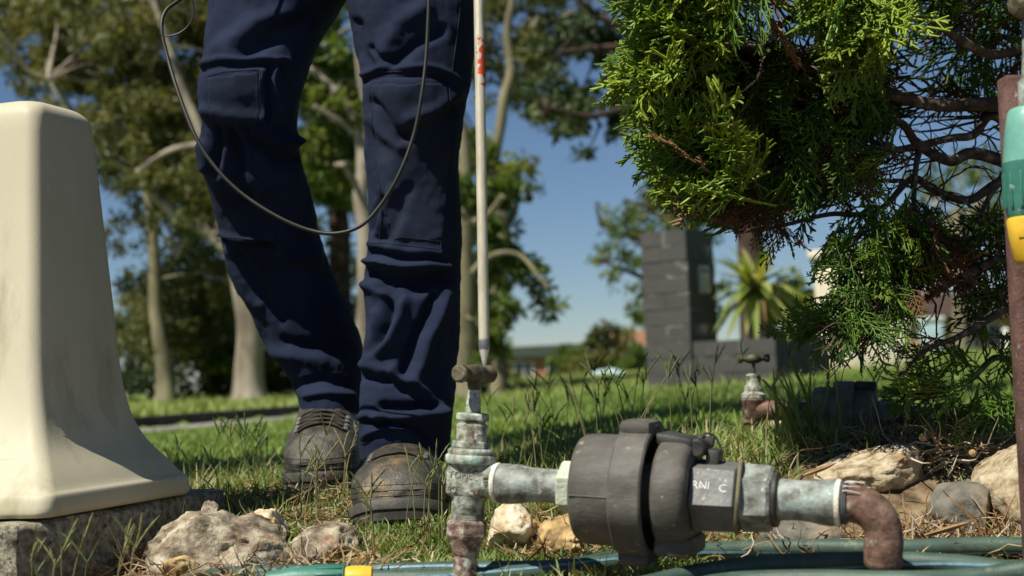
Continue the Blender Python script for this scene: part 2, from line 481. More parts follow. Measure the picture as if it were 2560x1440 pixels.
MAT['white_paint'] = mk('white_paint', [(0.3, (0.55, 0.55, 0.55)), (0.7, (0.75, 0.75, 0.75))], 90, 5, 0.7)
MAT['hose'] = mk('hose', [(0.3, (0.036, 0.070, 0.054)), (0.7, (0.064, 0.105, 0.083))], 20, 8, 0.5, 0.2, 400, spec=0.4,
                 spots=[((0.13, 0.16, 0.12), 60, 0.62, 0.8)])
MAT['hose_stripe'] = mk('hose_stripe', [(0.3, (0.08, 0.19, 0.27)), (0.7, (0.16, 0.29, 0.38))], 120, 8, 0.5, 0.2, 400)
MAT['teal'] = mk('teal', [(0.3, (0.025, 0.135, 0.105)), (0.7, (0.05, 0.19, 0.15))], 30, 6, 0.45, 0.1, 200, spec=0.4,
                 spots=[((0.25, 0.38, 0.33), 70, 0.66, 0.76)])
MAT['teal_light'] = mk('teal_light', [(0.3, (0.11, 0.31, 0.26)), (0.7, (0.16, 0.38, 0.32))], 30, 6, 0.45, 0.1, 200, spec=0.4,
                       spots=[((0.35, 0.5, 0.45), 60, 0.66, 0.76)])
MAT['yellow'] = mk('yellow', [(0.3, (0.62, 0.38, 0.025)), (0.7, (0.74, 0.48, 0.05))], 30, 6, 0.45, 0.1, 200, spec=0.4)
MAT['post_brown'] = mk('post_brown', [(0.3, (0.085, 0.042, 0.035)), (0.7, (0.16, 0.088, 0.075))], 40, 8, 0.85, 0.6, 250, spots=[((0.34, 0.33, 0.28), 60, 0.66, 0.74)])
MAT['block'] = mk('block', [(0.3, (0.042, 0.043, 0.041)), (0.5, (0.076, 0.077, 0.074)), (0.72, (0.13, 0.13, 0.125))], 30, 10, 0.95, 1.0, 60, spec=0.15)
MAT['mortar'] = mk('mortar', [(0.3, (0.05, 0.05, 0.048)), (0.50, (0.075, 0.074, 0.071)), (0.66, (0.32, 0.31, 0.29))], 5, 6, 0.95, 0.5, 60)
MAT['grey_panel'] = mk('grey_panel', [(0.3, (0.26, 0.28, 0.27)), (0.7, (0.34, 0.36, 0.34))], 6, 5, 0.5)
MAT['render_cream'] = mk('render_cream', [(0.3, (0.58, 0.52, 0.40)), (0.7, (0.68, 0.62, 0.50))], 3, 6, 0.9, 0.2, 40)
MAT['brick'] = mk('brick', [(0.3, (0.20, 0.085, 0.05)), (0.7, (0.34, 0.17, 0.10))], 5, 6, 0.9)
MAT['brick_yellow'] = mk('brick_yellow', [(0.3, (0.26, 0.17, 0.08)), (0.7, (0.40, 0.28, 0.14))], 5, 6, 0.9)
MAT['roof_green'] = mk('roof_green', [(0.3, (0.022, 0.03, 0.022)), (0.7, (0.045, 0.055, 0.042))], 3, 6, 0.9, spec=0.02)
MAT['roof_tile'] = mk('roof_tile', [(0.3, (0.17, 0.085, 0.05)), (0.7, (0.28, 0.16, 0.10))], 4, 6, 0.9, spec=0.05)
MAT['roof_pale'] = mk('roof_pale', [(0.3, (0.42, 0.42, 0.40)), (0.7, (0.55, 0.55, 0.53))], 3, 6, 0.7)
MAT['timber_dark'] = mk('timber_dark', [(0.3, (0.035, 0.022, 0.015)), (0.7, (0.07, 0.045, 0.03))], 6, 6, 0.8)
MAT['glass'] = mk('glass', [(0.3, (0.02, 0.025, 0.03)), (0.7, (0.035, 0.04, 0.045))], 4, 3, 0.12, spec=0.6)
MAT['pale_blue'] = mk('pale_blue', [(0.3, (0.32, 0.47, 0.52)), (0.7, (0.46, 0.60, 0.64))], 6, 5, 0.5)
MAT['skin'] = mk('skin', [(0.3, (0.36, 0.2, 0.14)), (0.7, (0.45, 0.27, 0.19))], 20, 5, 0.5)
MAT['dry_leaf'] = mk('dry_leaf', [(0.3, (0.22, 0.13, 0.06)), (0.7, (0.42, 0.27, 0.12))], 60, 6, 0.7, 0.3, 200)

def shaft_material():
    M = mk('rod_paint', [(0.3, (0.40, 0.37, 0.27)), (0.7, (0.56, 0.53, 0.42))], 70, 8, 0.4, 0.15, 250, spec=0.5, stretch=(1, 1, 0.2),
           spots=[((0.25, 0.21, 0.12), 90, 0.66, 0.76)], metal=0.15)
    nt = M.node_tree; N = nt.nodes; L = nt.links
    b = next(x for x in N if x.type == 'BSDF_PRINCIPLED')
    src = b.inputs['Base Color'].links[0].from_socket
    at = N.new('ShaderNodeAttribute'); at.attribute_name = 'tint'
    tc = N.new('ShaderNodeTexCoord')
    n = N.new('ShaderNodeTexNoise'); n.inputs['Scale'].default_value = 130; n.inputs['Detail'].default_value = 7
    L.new(tc.outputs['Object'], n.inputs['Vector'])
    mu = N.new('ShaderNodeMath'); mu.operation = 'ADD'
    L.new(at.outputs['Fac'], mu.inputs[0]); L.new(n.outputs['Fac'], mu.inputs[1])
    r = N.new('ShaderNodeValToRGB'); r.color_ramp.elements[0].position = 0.88; r.color_ramp.elements[1].position = 0.93
    L.new(mu.outputs[0], r.inputs[0])
    x = N.new('ShaderNodeMix'); x.data_type = 'RGBA'
    L.new(r.outputs[0], x.inputs[0]); L.new(src, x.inputs[6]); x.inputs[7].default_value = (0.55, 0.07, 0.025, 1)
    L.new(x.outputs[2], b.inputs['Base Color'])
    return M
MAT['rod'] = shaft_material()

#@SECTION_GROUND
# ------------------------------------------------------------------ ground, footpath, verge
ys = np.concatenate([np.arange(0.25, 4, 0.03), np.geomspace(4, 16, 90), np.geomspace(16.5, 900, 40)])
nx = 121
us = np.linspace(-1, 1, nx); us = np.sign(us) * (0.35 * np.abs(us) + 0.65 * np.abs(us) ** 3)
V = []
for y in ys:
    hw = 1.6 + y * 1.1
    x = us * hw
    z = G(x, np.full_like(x, y))
    bump = np.array([0.010 * fbm((a, y, 0), 14) + 0.004 * fbm((a, y, 3), 60) if y < 3.2 else 0 for a in x])
    V.append(np.stack([x, np.full_like(x, y), z + bump], 1))
V = np.concatenate(V)
i, j = np.meshgrid(np.arange(len(ys) - 1), np.arange(nx - 1), indexing='ij')
a = (i * nx + j).ravel()
me = make_mesh('ground', V, [np.stack([a, a + 1, a + nx + 1, a + nx], 1)])
def ground_material():
    M = mk('ground', [(0.3, (0.075, 0.052, 0.032)), (0.5, (0.17, 0.125, 0.075)), (0.72, (0.27, 0.21, 0.13))], 26, 10, 0.95, 0.8, 120, spec=0.1)
    nt = M.node_tree; N = nt.nodes; L = nt.links
    b = next(x for x in N if x.type == 'BSDF_PRINCIPLED')
    src = b.inputs['Base Color'].links[0].from_socket
    tc = next(x for x in N if x.type == 'TEX_COORD')
    sp = N.new('ShaderNodeSeparateXYZ'); L.new(tc.outputs['Object'], sp.inputs[0])
    mr = N.new('ShaderNodeMapRange'); mr.inputs[1].default_value = 1.9; mr.inputs[2].default_value = 2.6
    L.new(sp.outputs['Y'], mr.inputs[0])
    n = N.new('ShaderNodeTexNoise'); n.inputs['Scale'].default_value = 1.3; n.inputs['Detail'].default_value = 10
    L.new(tc.outputs['Object'], n.inputs['Vector'])
    r = N.new('ShaderNodeValToRGB'); e = r.color_ramp.elements
    e[0].position = 0.3; e[0].color = (0.09, 0.145, 0.03, 1); e[1].position = 0.7; e[1].color = (0.17, 0.22, 0.06, 1)
    L.new(n.outputs['Fac'], r.inputs[0])
    x = N.new('ShaderNodeMix'); x.data_type = 'RGBA'
    L.new(mr.outputs[0], x.inputs[0]); L.new(src, x.inputs[6]); L.new(r.outputs[0], x.inputs[7])
    L.new(x.outputs[2], b.inputs['Base Color'])
    return M
tag(link('ground', me, ground_material()), kind='structure')

def strip(name, d0, d1, t0, t1, lift, mat):
    ts = np.linspace(t0, t1, 60)
    V = []
    for t in ts:
        for dd in np.linspace(d0, d1, 5):
            p = PA + PDIR * t + PN * dd
            V.append((p[0], p[1], float(G(p[0], p[1])) + lift))
    i, j = np.meshgrid(np.arange(len(ts) - 1), np.arange(4), indexing='ij')
    a = (i * 5 + j).ravel()
    me = make_mesh(name, V, [np.stack([a, a + 1, a + 6, a + 5], 1)])
    return tag(link(name, me, mat), kind='structure')
strip('footpath', -PWID, 0.0, -9, 30, 0.006, MAT['concrete_path'])
mb = MB()
for k in range(40):
    t = -9 + k * 1.0
    p = PA + PDIR * (t + 0.5) + PN * 0.035
    ax = np.array([[PDIR[0], PDIR[1], 0], [PN[0], PN[1], 0], [0, 0, 1]])
    mb.add(*box((p[0], p[1], float(G(*(PA + PDIR * t)))+0.035), 0.497, 0.03, 0.05, ax, 0.008))
tag(mb.build('footpath_edging', MAT['kerb']), kind='structure')

#@SECTION_GRASS
def blades(pos, h, wid, lean, az, curl, tint, levels=3):
    """N grass blades as one array mesh; pos (N,3)"""
    n = len(pos)
    dirx = np.stack([np.cos(az), np.sin(az), np.zeros(n)], 1)
    sidea = az + math.pi / 2 + rng.uniform(-.6, .6, n)
    side = np.stack([np.cos(sidea), np.sin(sidea), np.zeros(n)], 1)
    V = []; T = []
    for l in range(levels):
        t = l / levels
        off = (lean * t + curl * t * t)
        c = pos + dirx * (h * off)[:, None] + np.array([0, 0, 1.0]) * (h * (t - 0.35 * curl * t * t))[:, None]
        w = wid * (1 - 0.75 * t * t)
        V += [c - side * w[:, None] / 2, c + side * w[:, None] / 2]
        T += [tint, tint]
    off = lean + curl
    V.append(pos + dirx * (h * off)[:, None] + np.array([0, 0, 1.0]) * (h * (1 - 0.35 * curl))[:, None]); T.append(tint)
    k = 2 * levels + 1
    V = np.stack(V, 1).reshape(-1, 3); T = np.stack(T, 1).ravel()
    base = np.arange(n)[:, None] * k
    Q = np.concatenate([base + np.array([2 * l, 2 * l + 1, 2 * l + 3, 2 * l + 2]) for l in range(levels - 1)])
    Tr = base + np.array([2 * levels - 2, 2 * levels - 1, 2 * levels])
    return V, [Q, Tr], T

def scatter(n, y0, y1, dens):
    """random ground points in view between depths y0..y1, thinned by dens(x,y) in 0..1"""
    y = np.sqrt(rng.uniform(y0 ** 2, y1 ** 2, n)); x = rng.uniform(-0.40, 0.40, n) * y
    k = rng.uniform(0, 1, n) < dens(x, y)
    x, y = x[k], y[k]
    return np.stack([x, y, G(x, y)], 1)

def patchy(x, y, s, o=0):
    return np.array([fbm((a, b, o), s, 0, 0.9, 3) for a, b in zip(x, y)]) if len(x) else np.zeros(0)

# short and long grass of the bed and around the feet
def near_dens(x, y):
    d = np.full(x.shape, 0.75)
    d = d * np.where(y < 1.64, 0.5, 1)
    px, py, _ = proj(np.stack([x, y, G(x, y)], 1))
    d = np.where((px > 1980) & (y < 2.05), 0.06, d)          # bare litter on the right
    d = np.where((px < 560) & (y < 1.78), 0.10, d)
    d = np.where((px > 400) & (px < 900) & (y < 1.70), 0.55, d)
    d = np.where((px > 860) & (px < 1700) & (y < 1.9), 1.0, d)
    d = np.where((px > 2250) & (y < 2.7), 0.06, d)
    d = np.where((x < -0.40) & (x > -0.76) & (y > 1.5) & (y < 2.04), 0, d)
    return d
pos = scatter(46000, 1.50, 2.9, near_dens)
ex = scatter(26000, 1.60, 1.88, lambda x, y: (lambda q: ((q > 740) & (q < 1750)) * 1.0)(proj(np.stack([x, y, G(x, y)], 1))[0]))
pos = np.concatenate([pos, ex])
pt = patchy(pos[:, 0], pos[:, 1], 5.0)
n = len(pos)
px, py, _ = proj(pos)
h = rng.gamma(9, 1 / 9., n) * (0.020 + 0.013 * sstep(1.80, 2.05, pos[:, 1]))
h *= np.where((px > 1230) & (px < 2010) & (pos[:, 1] > 1.85) & (pos[:, 1] < 2.7), 1.1, 1.0)
h *= 1 + 0.35 * np.clip(pt, -1, 1)
h *= np.where((px > 720) & (px < 1150) & (pos[:, 1] < 2.16), .62, 1) * np.where((px > 1800) & (px < 2300) & (pos[:, 1] > 2.1), .75, 1)
tint = np.clip(0.56 + 0.4 * pt + rng.normal(0, 0.16, n), 0, 0.8)
dry = rng.uniform(0, 1, n) < 0.16
tint = np.where(dry, rng.uniform(0.86, 1, n), tint)
V, F, T = blades(pos, h, rng.uniform(.0016, .0036, n), rng.uniform(.05, .8, n), rng.uniform(0, 6.283, n), rng.uniform(0, .9, n), tint)
tag(link('grass', make_mesh('grass', V, F, True, None, T), MAT['grass']), 'unmown green grass with dry blades around the boots and pipes', 'grass', kind='stuff')
# mown lawn behind
pos = scatter(150000, 2.7, 10.5, lambda x, y: np.where(path_d(x, y) > -PWID, 0, 0.9) * np.clip(1.3 - 0.06 * y, .5, 1))
n = len(pos)
pt = patchy(pos[:, 0], pos[:, 1], 1.2, 5)
h = rng.gamma(8, 1 / 8., n) * (0.020 + 0.0014 * pos[:, 1])
V, F, T = blades(pos, h, rng.uniform(.004, .008, n) * (0.6 + 0.12 * pos[:, 1]), rng.uniform(.1, .7, n), rng.uniform(0, 6.283, n), rng.uniform(0, .6, n),
                 np.clip(0.5 + 0.5 * pt + rng.normal(0, .15, n), 0, 1), 2)
tag(link('lawn', make_mesh('lawn', V, F, True, None, T), MAT['lawn']), 'bright mown lawn stretching to the houses', 'lawn', kind='stuff')
# verge beyond the path
pos = scatter(60000, 9.5, 24, lambda x, y: np.where(path_d(x, y) > 0.08, 0.9, np.where(path_d(x, y) < -PWID, 0.9, 0)))
n = len(pos)
V, F, T = blades(pos, rng.gamma(8, 1 / 8., n) * 0.06, rng.uniform(.012, .024, n), rng.uniform(.1, .7, n), rng.uniform(0, 6.283, n), rng.uniform(0, .6, n),
                 np.clip(0.75 + rng.normal(0, .2, n), 0, 1), 2)
tag(link('verge_grass', make_mesh('verge_grass', V, F, True, None, T), MAT['lawn']), 'sunlit verge grass under the gum trees', 'grass', kind='stuff')

# flowering stalks: thin culms with two to four finger spikes
mb = MB()
def stalk(base, h, lean, az, nf, dark, scale=1.0):
    d = np.array([math.cos(az), math.sin(az), 0])
    pts = [base + d * h * lean * t * t + np.array([0, 0, h * t]) for t in np.linspace(0, 1, 6)]
    tn = float(np.clip((0.08 if dark else 0.62) + rng.normal(0, .12), 0, 1))
    V, F = tube(pts, np.linspace(.0009, .0006, 6) * scale, 4, False); mb.add(V, F, min(1, tn + .1))
    for q in range(nf):
        a2 = az + rng.uniform(-2.2, 2.2)
        dd = norm(np.array([math.cos(a2) * .55, math.sin(a2) * .3, rng.uniform(.75, 1.1)]))
        L = rng.uniform(.022, .045) * scale
        b = pts[-1] - np.array([0, 0, rng.uniform(0, .01)])
        k = 10
        cv = np.array([rng.normal(0, .004), rng.normal(0, .003), rng.uniform(-.006, .001)])
        pp = [b + dd * L * t + cv * t * t for t in np.linspace(0, 1, k)]
        rr = np.array([.0008 + .0006 * (i % 2) for i in range(k)]) * scale; rr[-1] = .0003; rr[0] = .0005
        V, F = tube(pp, rr, 4, False); mb.add(V, F, tn)
spots = []
for k in range(46):
    px = rng.uniform(1210, 1800); y = rng.uniform(1.9, 2.75)
    spots.append((px, y, rng.uniform(.09, .17), rng.uniform(0, 1) < .38))
for k in range(17):
    spots.append((rng.uniform(430, 760), rng.uniform(2.0, 2.7), rng.uniform(.07, .13), rng.uniform(0, 1) < .6))
for k in range(12):
    spots.append((rng.uniform(880, 1140), rng.uniform(1.70, 1.80), rng.uniform(.07, .12), False))
for k in range(10):
    spots.append((rng.uniform(740, 900), rng.uniform(1.85, 2.1), rng.uniform(.07, .12), False))
for k in range(9):
    spots.append((rng.uniform(20, 330), rng.uniform(1.42, 1.5), rng.uniform(.05, .08), False))
for k in range(16):
    spots.append((rng.uniform(1800, 2500), rng.uniform(2.0, 2.9), rng.uniform(.08, .14), rng.uniform(0, 1) < .4))
for px, y, h, dark in spots:
    x = P(px, 1100, y)[0]
    stalk(np.array([x, y, float(G(x, y)) - .003]), h, rng.uniform(0, .45), rng.uniform(0, 6.28), int(rng.integers(2, 4)), dark)
tag(mb.build('seeding_grass', MAT['seed'], fix=False), 'tall grass stalks with forked seed heads behind the meter and boots', 'seeding grass', kind='stuff')

# dry litter of straw, roots and fallen cypress needles
mb = MB()
def straw(c, L, r, tn, lift=.01, flat=True):
    az = rng.uniform(0, 6.283); el = rng.normal(0.1, .25)
    d = np.array([math.cos(az) * math.cos(el), math.sin(az) * math.cos(el), math.sin(el)])
    pts = [c]
    for k in range(5):
        d = norm(d + rng.normal(0, .33, 3)); pts.append(pts[-1] + d * L / 5)
    pts = np.array(pts)
    pts[:, 2] = np.maximum(pts[:, 2], G(pts[:, 0], pts[:, 1]) + .003)
    V, F = tube(pts, r * np.array([.8, 1, 1, .9, .7, .3]), 3, False); mb.add(V, F, tn)
for (poly, y0, y1, nn) in [([(1960, 1130), (2560, 1080), (2560, 1230), (2000, 1200)], 1.98, 2.3, 420),
                           ([(2100, 1080), (2480, 1060), (2480, 1180), (2150, 1180)], 1.98, 2.15, 260),
                           ([(2280, 1300), (2560, 1280), (2560, 1345), (2280, 1345)], 1.6, 1.75, 300),
                           ([(200, 1330), (560, 1290), (560, 1440), (200, 1440)], 1.66, 1.8, 170),
                           ([(1330, 1280), (1480, 1280), (1480, 1400), (1250, 1400)], 1.68, 1.85, 420),
                           ([(560, 1380), (1900, 1340), (1900, 1440), (560, 1440)], 1.60, 1.8, 260),
                           ([(1930, 1300), (2330, 1280), (2330, 1345), (1930, 1345)], 1.6, 1.75, 420),
                           ([(440, 1180), (900, 1120), (900, 1260), (440, 1300)], 1.85, 2.3, 420),
                           ([(380, 1400), (940, 1390), (940, 1440), (380, 1440)], 1.58, 1.70, 420)]:
    for px, py in sample_poly(poly, nn):
        y = rng.uniform(y0, y1); x = P(px, py, y)[0]
        straw(np.array([x, y, float(G(x, y)) + abs(rng.normal(0, .010))]), rng.uniform(.02, .07), rng.uniform(.0006, .0013), rng.uniform(0, 1))
# heap of pale roots
for k in range(150):
    c = P(rng.normal(2390, 48), rng.normal(1138, 20), rng.uniform(1.92, 2.06))
    straw(c, rng.uniform(.05, .11), rng.uniform(.0007, .0016), rng.uniform(.45, 1))
tag(mb.build('dry_litter', MAT['straw'], fix=False), 'dry straw, roots and fallen needles on the bare soil', 'litter', kind='stuff')

#@SECTION_BACKGROUND
# ------------------------------------------------------------------ distant houses and street things
def gable_house(name, label, c, yaw, w, dep, hw, hr, wallm, roofm, wins, eave=.45, door=None, posts=0):
    t = thing(name, label, 'house', c)
    cy, sy = math.cos(yaw), math.sin(yaw)
    U = np.array([cy, sy, 0]); Vv = np.array([-sy, cy, 0]); Z = np.array([0, 0, 1.0]); c = np.asarray(c, float)
    ax = np.stack([U, Vv, Z])
    mb = MB(); mb.add(*box(c + Z * (hw / 2 - .25), w / 2, dep / 2, hw / 2 + .25, ax, .01)); mb.build('wall', wallm, t, smooth=False)
    # hipped-gable roof with thickness
    mb = MB()
    e = eave
    q = lambda a, b, z: c + U * a + Vv * b + Z * z
    for s in (-1, 1):
        pts = [q(-w / 2 - e, s * (dep / 2 + e), hw - .12), q(w / 2 + e, s * (dep / 2 + e), hw - .12), q(w / 2 + e, 0, hw + hr), q(-w / 2 - e, 0, hw + hr)]
        pts += [p + Z * .14 for p in pts]
        mb.add(pts, [np.array([[0, 1, 2, 3], [4, 5, 6, 7], [0, 1, 5, 4], [1, 2, 6, 5], [2, 3, 7, 6], [3, 0, 4, 7]])])
    mb.build('roof', roofm, t, smooth=False)
    mb = MB()
    for s in (-1, 1):
        pts = [q(s * (w / 2 - .01), -dep / 2, hw), q(s * (w / 2 - .01), dep / 2, hw), q(s * (w / 2 - .01), 0, hw + hr)]
        pts += [p - U * s * .2 for p in pts]
        mb = MB(); mb.add(pts, [np.array([[0, 1, 2], [3, 4, 5]]), np.array([[0, 1, 4, 3], [1, 2, 5, 4], [2, 0, 3, 5]])]); mb.build('gable', wallm, t, smooth=False)
    for (a, z, ww, hh) in wins:
        mb = MB(); mb.add(*box(q(a, -dep / 2 - .02, z), ww / 2 + .06, .04, hh / 2 + .06, ax, .008)); f = mb.build('window', MAT['white_paint'], t, smooth=False)
        for s in (-1, 1):
            mb = MB(); mb.add(*box(q(a + s * ww / 4, -dep / 2 - .05, z), ww / 4 - .03, .02, hh / 2, ax)); mb.build('pane', MAT['glass'], f, smooth=False)
    if door is not None:
        mb = MB(); mb.add(*box(q(door, -dep / 2 - .03, 1.0), .42, .04, 1.02, ax, .01)); mb.build('door', MAT['timber_dark'], t, smooth=False)
    for k in range(posts):
        a = -w / 2 + (k + .5) * w / posts
        mb = MB(); mb.add(*box(q(a, -dep / 2 - e + .06, hw / 2 - .1), .05, .05, hw / 2, ax, .01)); mb.build('post', MAT['timber_dark'], t, smooth=False)
    return t

def at(px, d):
    x = P(px, 950, d)[0]
    return np.array([x, d, float(G(x, d))])
gable_house('cottage', 'low brick house with dark green roof beyond the middle of the lawn', at(1415, 95), -.25, 6.0, 7, 2.1, 0.62, MAT['brick'], MAT['roof_green'],
            [(-2.0, 1.3, 1.2, .9), (.2, 1.3, 1.2, .9)], door=1.6)
gable_house('tiled_house', 'house with orange tiled roof showing left of the block pillar', at(1625, 90), -0.2, 4.4, 7, 2.3, 0.9, MAT['brick_yellow'], MAT['roof_tile'],
            [(-1.3, 1.4, 1.0, .9), (1.3, 1.4, 1.0, .9)], door=.2)
gable_house('brick_house', 'brick house with pale roof among the trees behind the white gum', at(745, 95), 0.1, 6.5, 7, 1.9, 0.5, MAT['brick'], MAT['roof_pale'],
            [(-1.8, 1.2, 1.1, .8), (1.6, 1.2, 1.1, .8)], door=0.)
gable_house('veranda_house', 'yellow brick house with dark veranda roof behind the cypress', at(2590, 60), 0.06, 9.5, 7, 2.1, 1.0, MAT['brick_yellow'], MAT['timber_dark'],
            [(-3.4, 1.3, 1.2, .9), (-1.2, 1.3, 1.2, .9), (2.8, 1.3, 1.3, .9)], eave=.9, door=.4, posts=6)

def rendered_pier():
    c = at(2165, 12.0); c[2] = P(2165, 912, 12.0)[2] - .05
    t = thing('rendered_pier', 'cream rendered wall pier seen under the cypress sprays', 'wall', c)
    yaw = math.radians(-14); ax = np.array([[math.cos(yaw), math.sin(yaw), 0], [-math.sin(yaw), math.cos(yaw), 0], [0, 0, 1]])
    mb = MB(); mb.add(*box(c + np.array([0, 0, .45]), .37, .28, .5, ax, .012)); mb.build('shaft', MAT['render_cream'], t)
    mb = MB(); mb.add(*box(c + np.array([0, 0, .985]), .41, .32, .035, ax, .01)); mb.build('cap', MAT['render_cream'], t)
    return t
rendered_pier()

def post(px, d, h, r, mat, name, label, cat='post'):
    c = at(px, d)
    t = thing(name, label, cat, c)
    mb = MB(); mb.add(*lathe(bevprof(-.05, h, r, .006), c, (0, 0, 1), 16)); mb.build('shaft', mat, t)
    mb = MB(); mb.add(*lathe([(h, r * 1.15), (h + .02, r * 1.15), (h + .05, r * .6), (h + .055, .002)], c, (0, 0, 1), 16)); mb.build('cap', mat, t)
post(2522, 26, .42, .06, MAT['white_paint'], 'white_post', 'short white post on the lawn beside the brown stake')
def bin_(px, d, label):
    c = at(px, d); t = thing('wheelie_bin', label, 'bin', c)
    mb = MB(); V, F = box(c + np.array([0, 0, .47]), .26, .28, .45, None, .03); V[:, :2] = c[:2] + (V[:, :2] - c[:2]) * (0.8 + 0.22 * (V[:, 2:3] - c[2])); mb.add(V, F); mb.build('body', MAT['pale_blue'], t)
    mb = MB(); mb.add(*box(c + np.array([0, 0, .97]), .28, .32, .05, None, .02)); mb.build('lid', MAT['white_paint'], t)
    for s in (-1, 1):
        mb = MB(); mb.add(*lathe(bevprof(-.03, .03, .1, .008), c + np.array([s * .22, .28, .1]), (1, 0, 0), 16)); mb.build('wheel', MAT['dark_plastic'], t)
bin_(2335, 36, 'pale bin standing beside the veranda house')

def park_table():
    c = at(556, 33); t = thing('park_table', 'pale park table on posts beside the white gum trunk', 'table', c)
    mb = MB(); mb.add(*box(c + np.array([-.04, 0, .56]), .32, .4, .035, None, .01)); mb.build('table_top', MAT['roof_pale'], t)
    for s in (-.02, .06):
        mb = MB(); mb.add(*box(c + np.array([s * 2, s * 2, .22]), .06, .06, .31, None, .01)); mb.build('leg', MAT['pale_blue'], t)
park_table()
def tarp():
    c = at(1520, 22); t = thing('tarpaulin', 'pale blue tarpaulin lying over a low mound on the far lawn', 'tarpaulin', c)
    n = 26; u = np.linspace(-1, 1, n); X, Y = np.meshgrid(u, u)
    Z = .09 * (1 - X ** 2) * (1 - Y ** 2) ** .5 + .03 * np.array([[fbm((a, b, 0), 2.4) for a in u] for b in u])
    V = np.stack([X.ravel() * .30, Y.ravel() * .3, Z.ravel() + .02], 1) + c
    i, j = np.meshgrid(np.arange(n - 1), np.arange(n - 1), indexing='ij'); a = (i * n + j).ravel()
    mb = MB(); mb.add(V, [np.stack([a, a + 1, a + n + 1, a + n], 1)])
    o = mb.build('sheet', MAT['pale_blue'], t)
    md = o.modifiers.new('s', 'SOLIDIFY'); md.thickness = .008
tarp()

# ------------------------------------------------------------------ trees
def leaf_cloud(centres, radii, nleaf, L, Wd, droop=0.6, shell=0.0):
    """leaf-sized diamonds through the blobs"""
    tot = int(np.sum(nleaf))
    idx = np.repeat(np.arange(len(centres)), nleaf)
    d = rng.normal(0, 1, (tot, 3)); d /= np.linalg.norm(d, axis=1)[:, None]
    r = rng.uniform(0, 1, tot) ** (1 / 2.2)
    # sub-clumps inside each blob
    k = 7
    sub = rng.normal(0, .55, (len(centres), k, 3))
    off = sub[idx, rng.integers(0, k, tot)] + d * r[:, None] * .48
    p = centres[idx] + off * radii[idx][:, None] * np.array([1, 1, .85])
    ax = rng.normal(0, 1, (tot, 3)); ax[:, 2] -= droop * 1.6
    ax /= np.linalg.norm(ax, axis=1)[:, None]
    sd = np.cross(ax, rng.normal(0, 1, (tot, 3))); sd /= np.linalg.norm(sd, axis=1)[:, None]
    l = L * rng.uniform(.6, 1.3, tot)[:, None]; w = Wd * rng.uniform(.6, 1.3, tot)[:, None]
    up = np.cross(ax, sd)
    V = np.stack([p, p + ax * l * .45 + sd * w + up * w * .3, p + ax * l, p + ax * l * .45 - sd * w + up * w * .3], 1).reshape(-1, 3)
    b = np.arange(tot)[:, None] * 4
    F = [np.concatenate([b + np.array([0, 1, 2]), b + np.array([0, 2, 3])])]
    tn = np.clip(rng.normal(.45, .22, len(centres))[idx] + rng.normal(0, .18, tot), 0, 1)
    return V, F, np.repeat(tn, 4)

def tree(name, label, d, trunk, limbs, region, nblob, rpx, nleaf, leafmat, bark, L=.11, Wd=.022, dd=1.2, droop=.6, group=None, cat='tree', extra=()):
    """trunk/limbs: lists of (px, py, half-width px); region: photo outline the crown fills, at depth d +- dd"""
    b = P(trunk[0][0], trunk[0][1], d); b[2] = float(G(b[0], b[1]))
    t = thing(name, label, cat, b, group)
    def tb(pl, mb, dz=0.0):
        pts = spline([np.append(P(x, y, d + dz * i / max(1, len(pl) - 1)), m(w, d)) for i, (x, y, w) in enumerate(pl)], 6)
        r = pts[:, 3].copy()
        p3 = pts[:, :3] + np.array([[nz(q, 2.2, 3) * .03, nz(q, 2.2, 9) * .03, 0] for q in pts[:, :3]])
        V, F = tube(p3, r, 10); mb.add(V, F)
    mb = MB(); tb(trunk, mb)
    # root flare
    mb.build('trunk', bark, t)
    for l in limbs:
        mb = MB(); tb(l, mb, rng.uniform(-.6, .6)); mb.build('limb', bark, t)
    c = sample_poly(region, nblob)
    cen = np.array([P(x, y, d + rng.uniform(-.1, 2 * dd)) for x, y in c])
    rad = m(rpx, d) * rng.uniform(.6, 1.35, nblob)
    if len(extra):
        cen = np.concatenate([cen, [P(x, y, d + rng.uniform(-.4, .4)) for x, y, r in extra]])
        rad = np.concatenate([rad, [m(r, d) for x, y, r in extra]])
    # twigs leading to blobs
    mb = MB()
    allp = [P(x, y, d) for pl in ([trunk] + limbs) for x, y, w in pl]
    for q in cen[::2]:
        o = min(allp, key=lambda a: np.linalg.norm(a - q) + (0.8 if a[2] > q[2] + .3 else 0))
        mid = (o + q) / 2 + rng.normal(0, .12, 3) + np.array([0, 0, .1])
        V, F = tube(spline([o, mid, q], 4), np.linspace(.022, .006, 9), 5, False); mb.add(V, F)
    br = mb.build('branch', bark, t, fix=False); br['kind'] = 'stuff'
    V, F, T = leaf_cloud(cen, rad, np.maximum(20, (nleaf * (rad / m(rpx, d)) ** 2).astype(int)), L, Wd, droop)
    base = np.array(t.location)
    o = link('crown', make_mesh('crown', V - base, F, False, None, T), leafmat, t)
    o['kind'] = 'stuff'
    return t

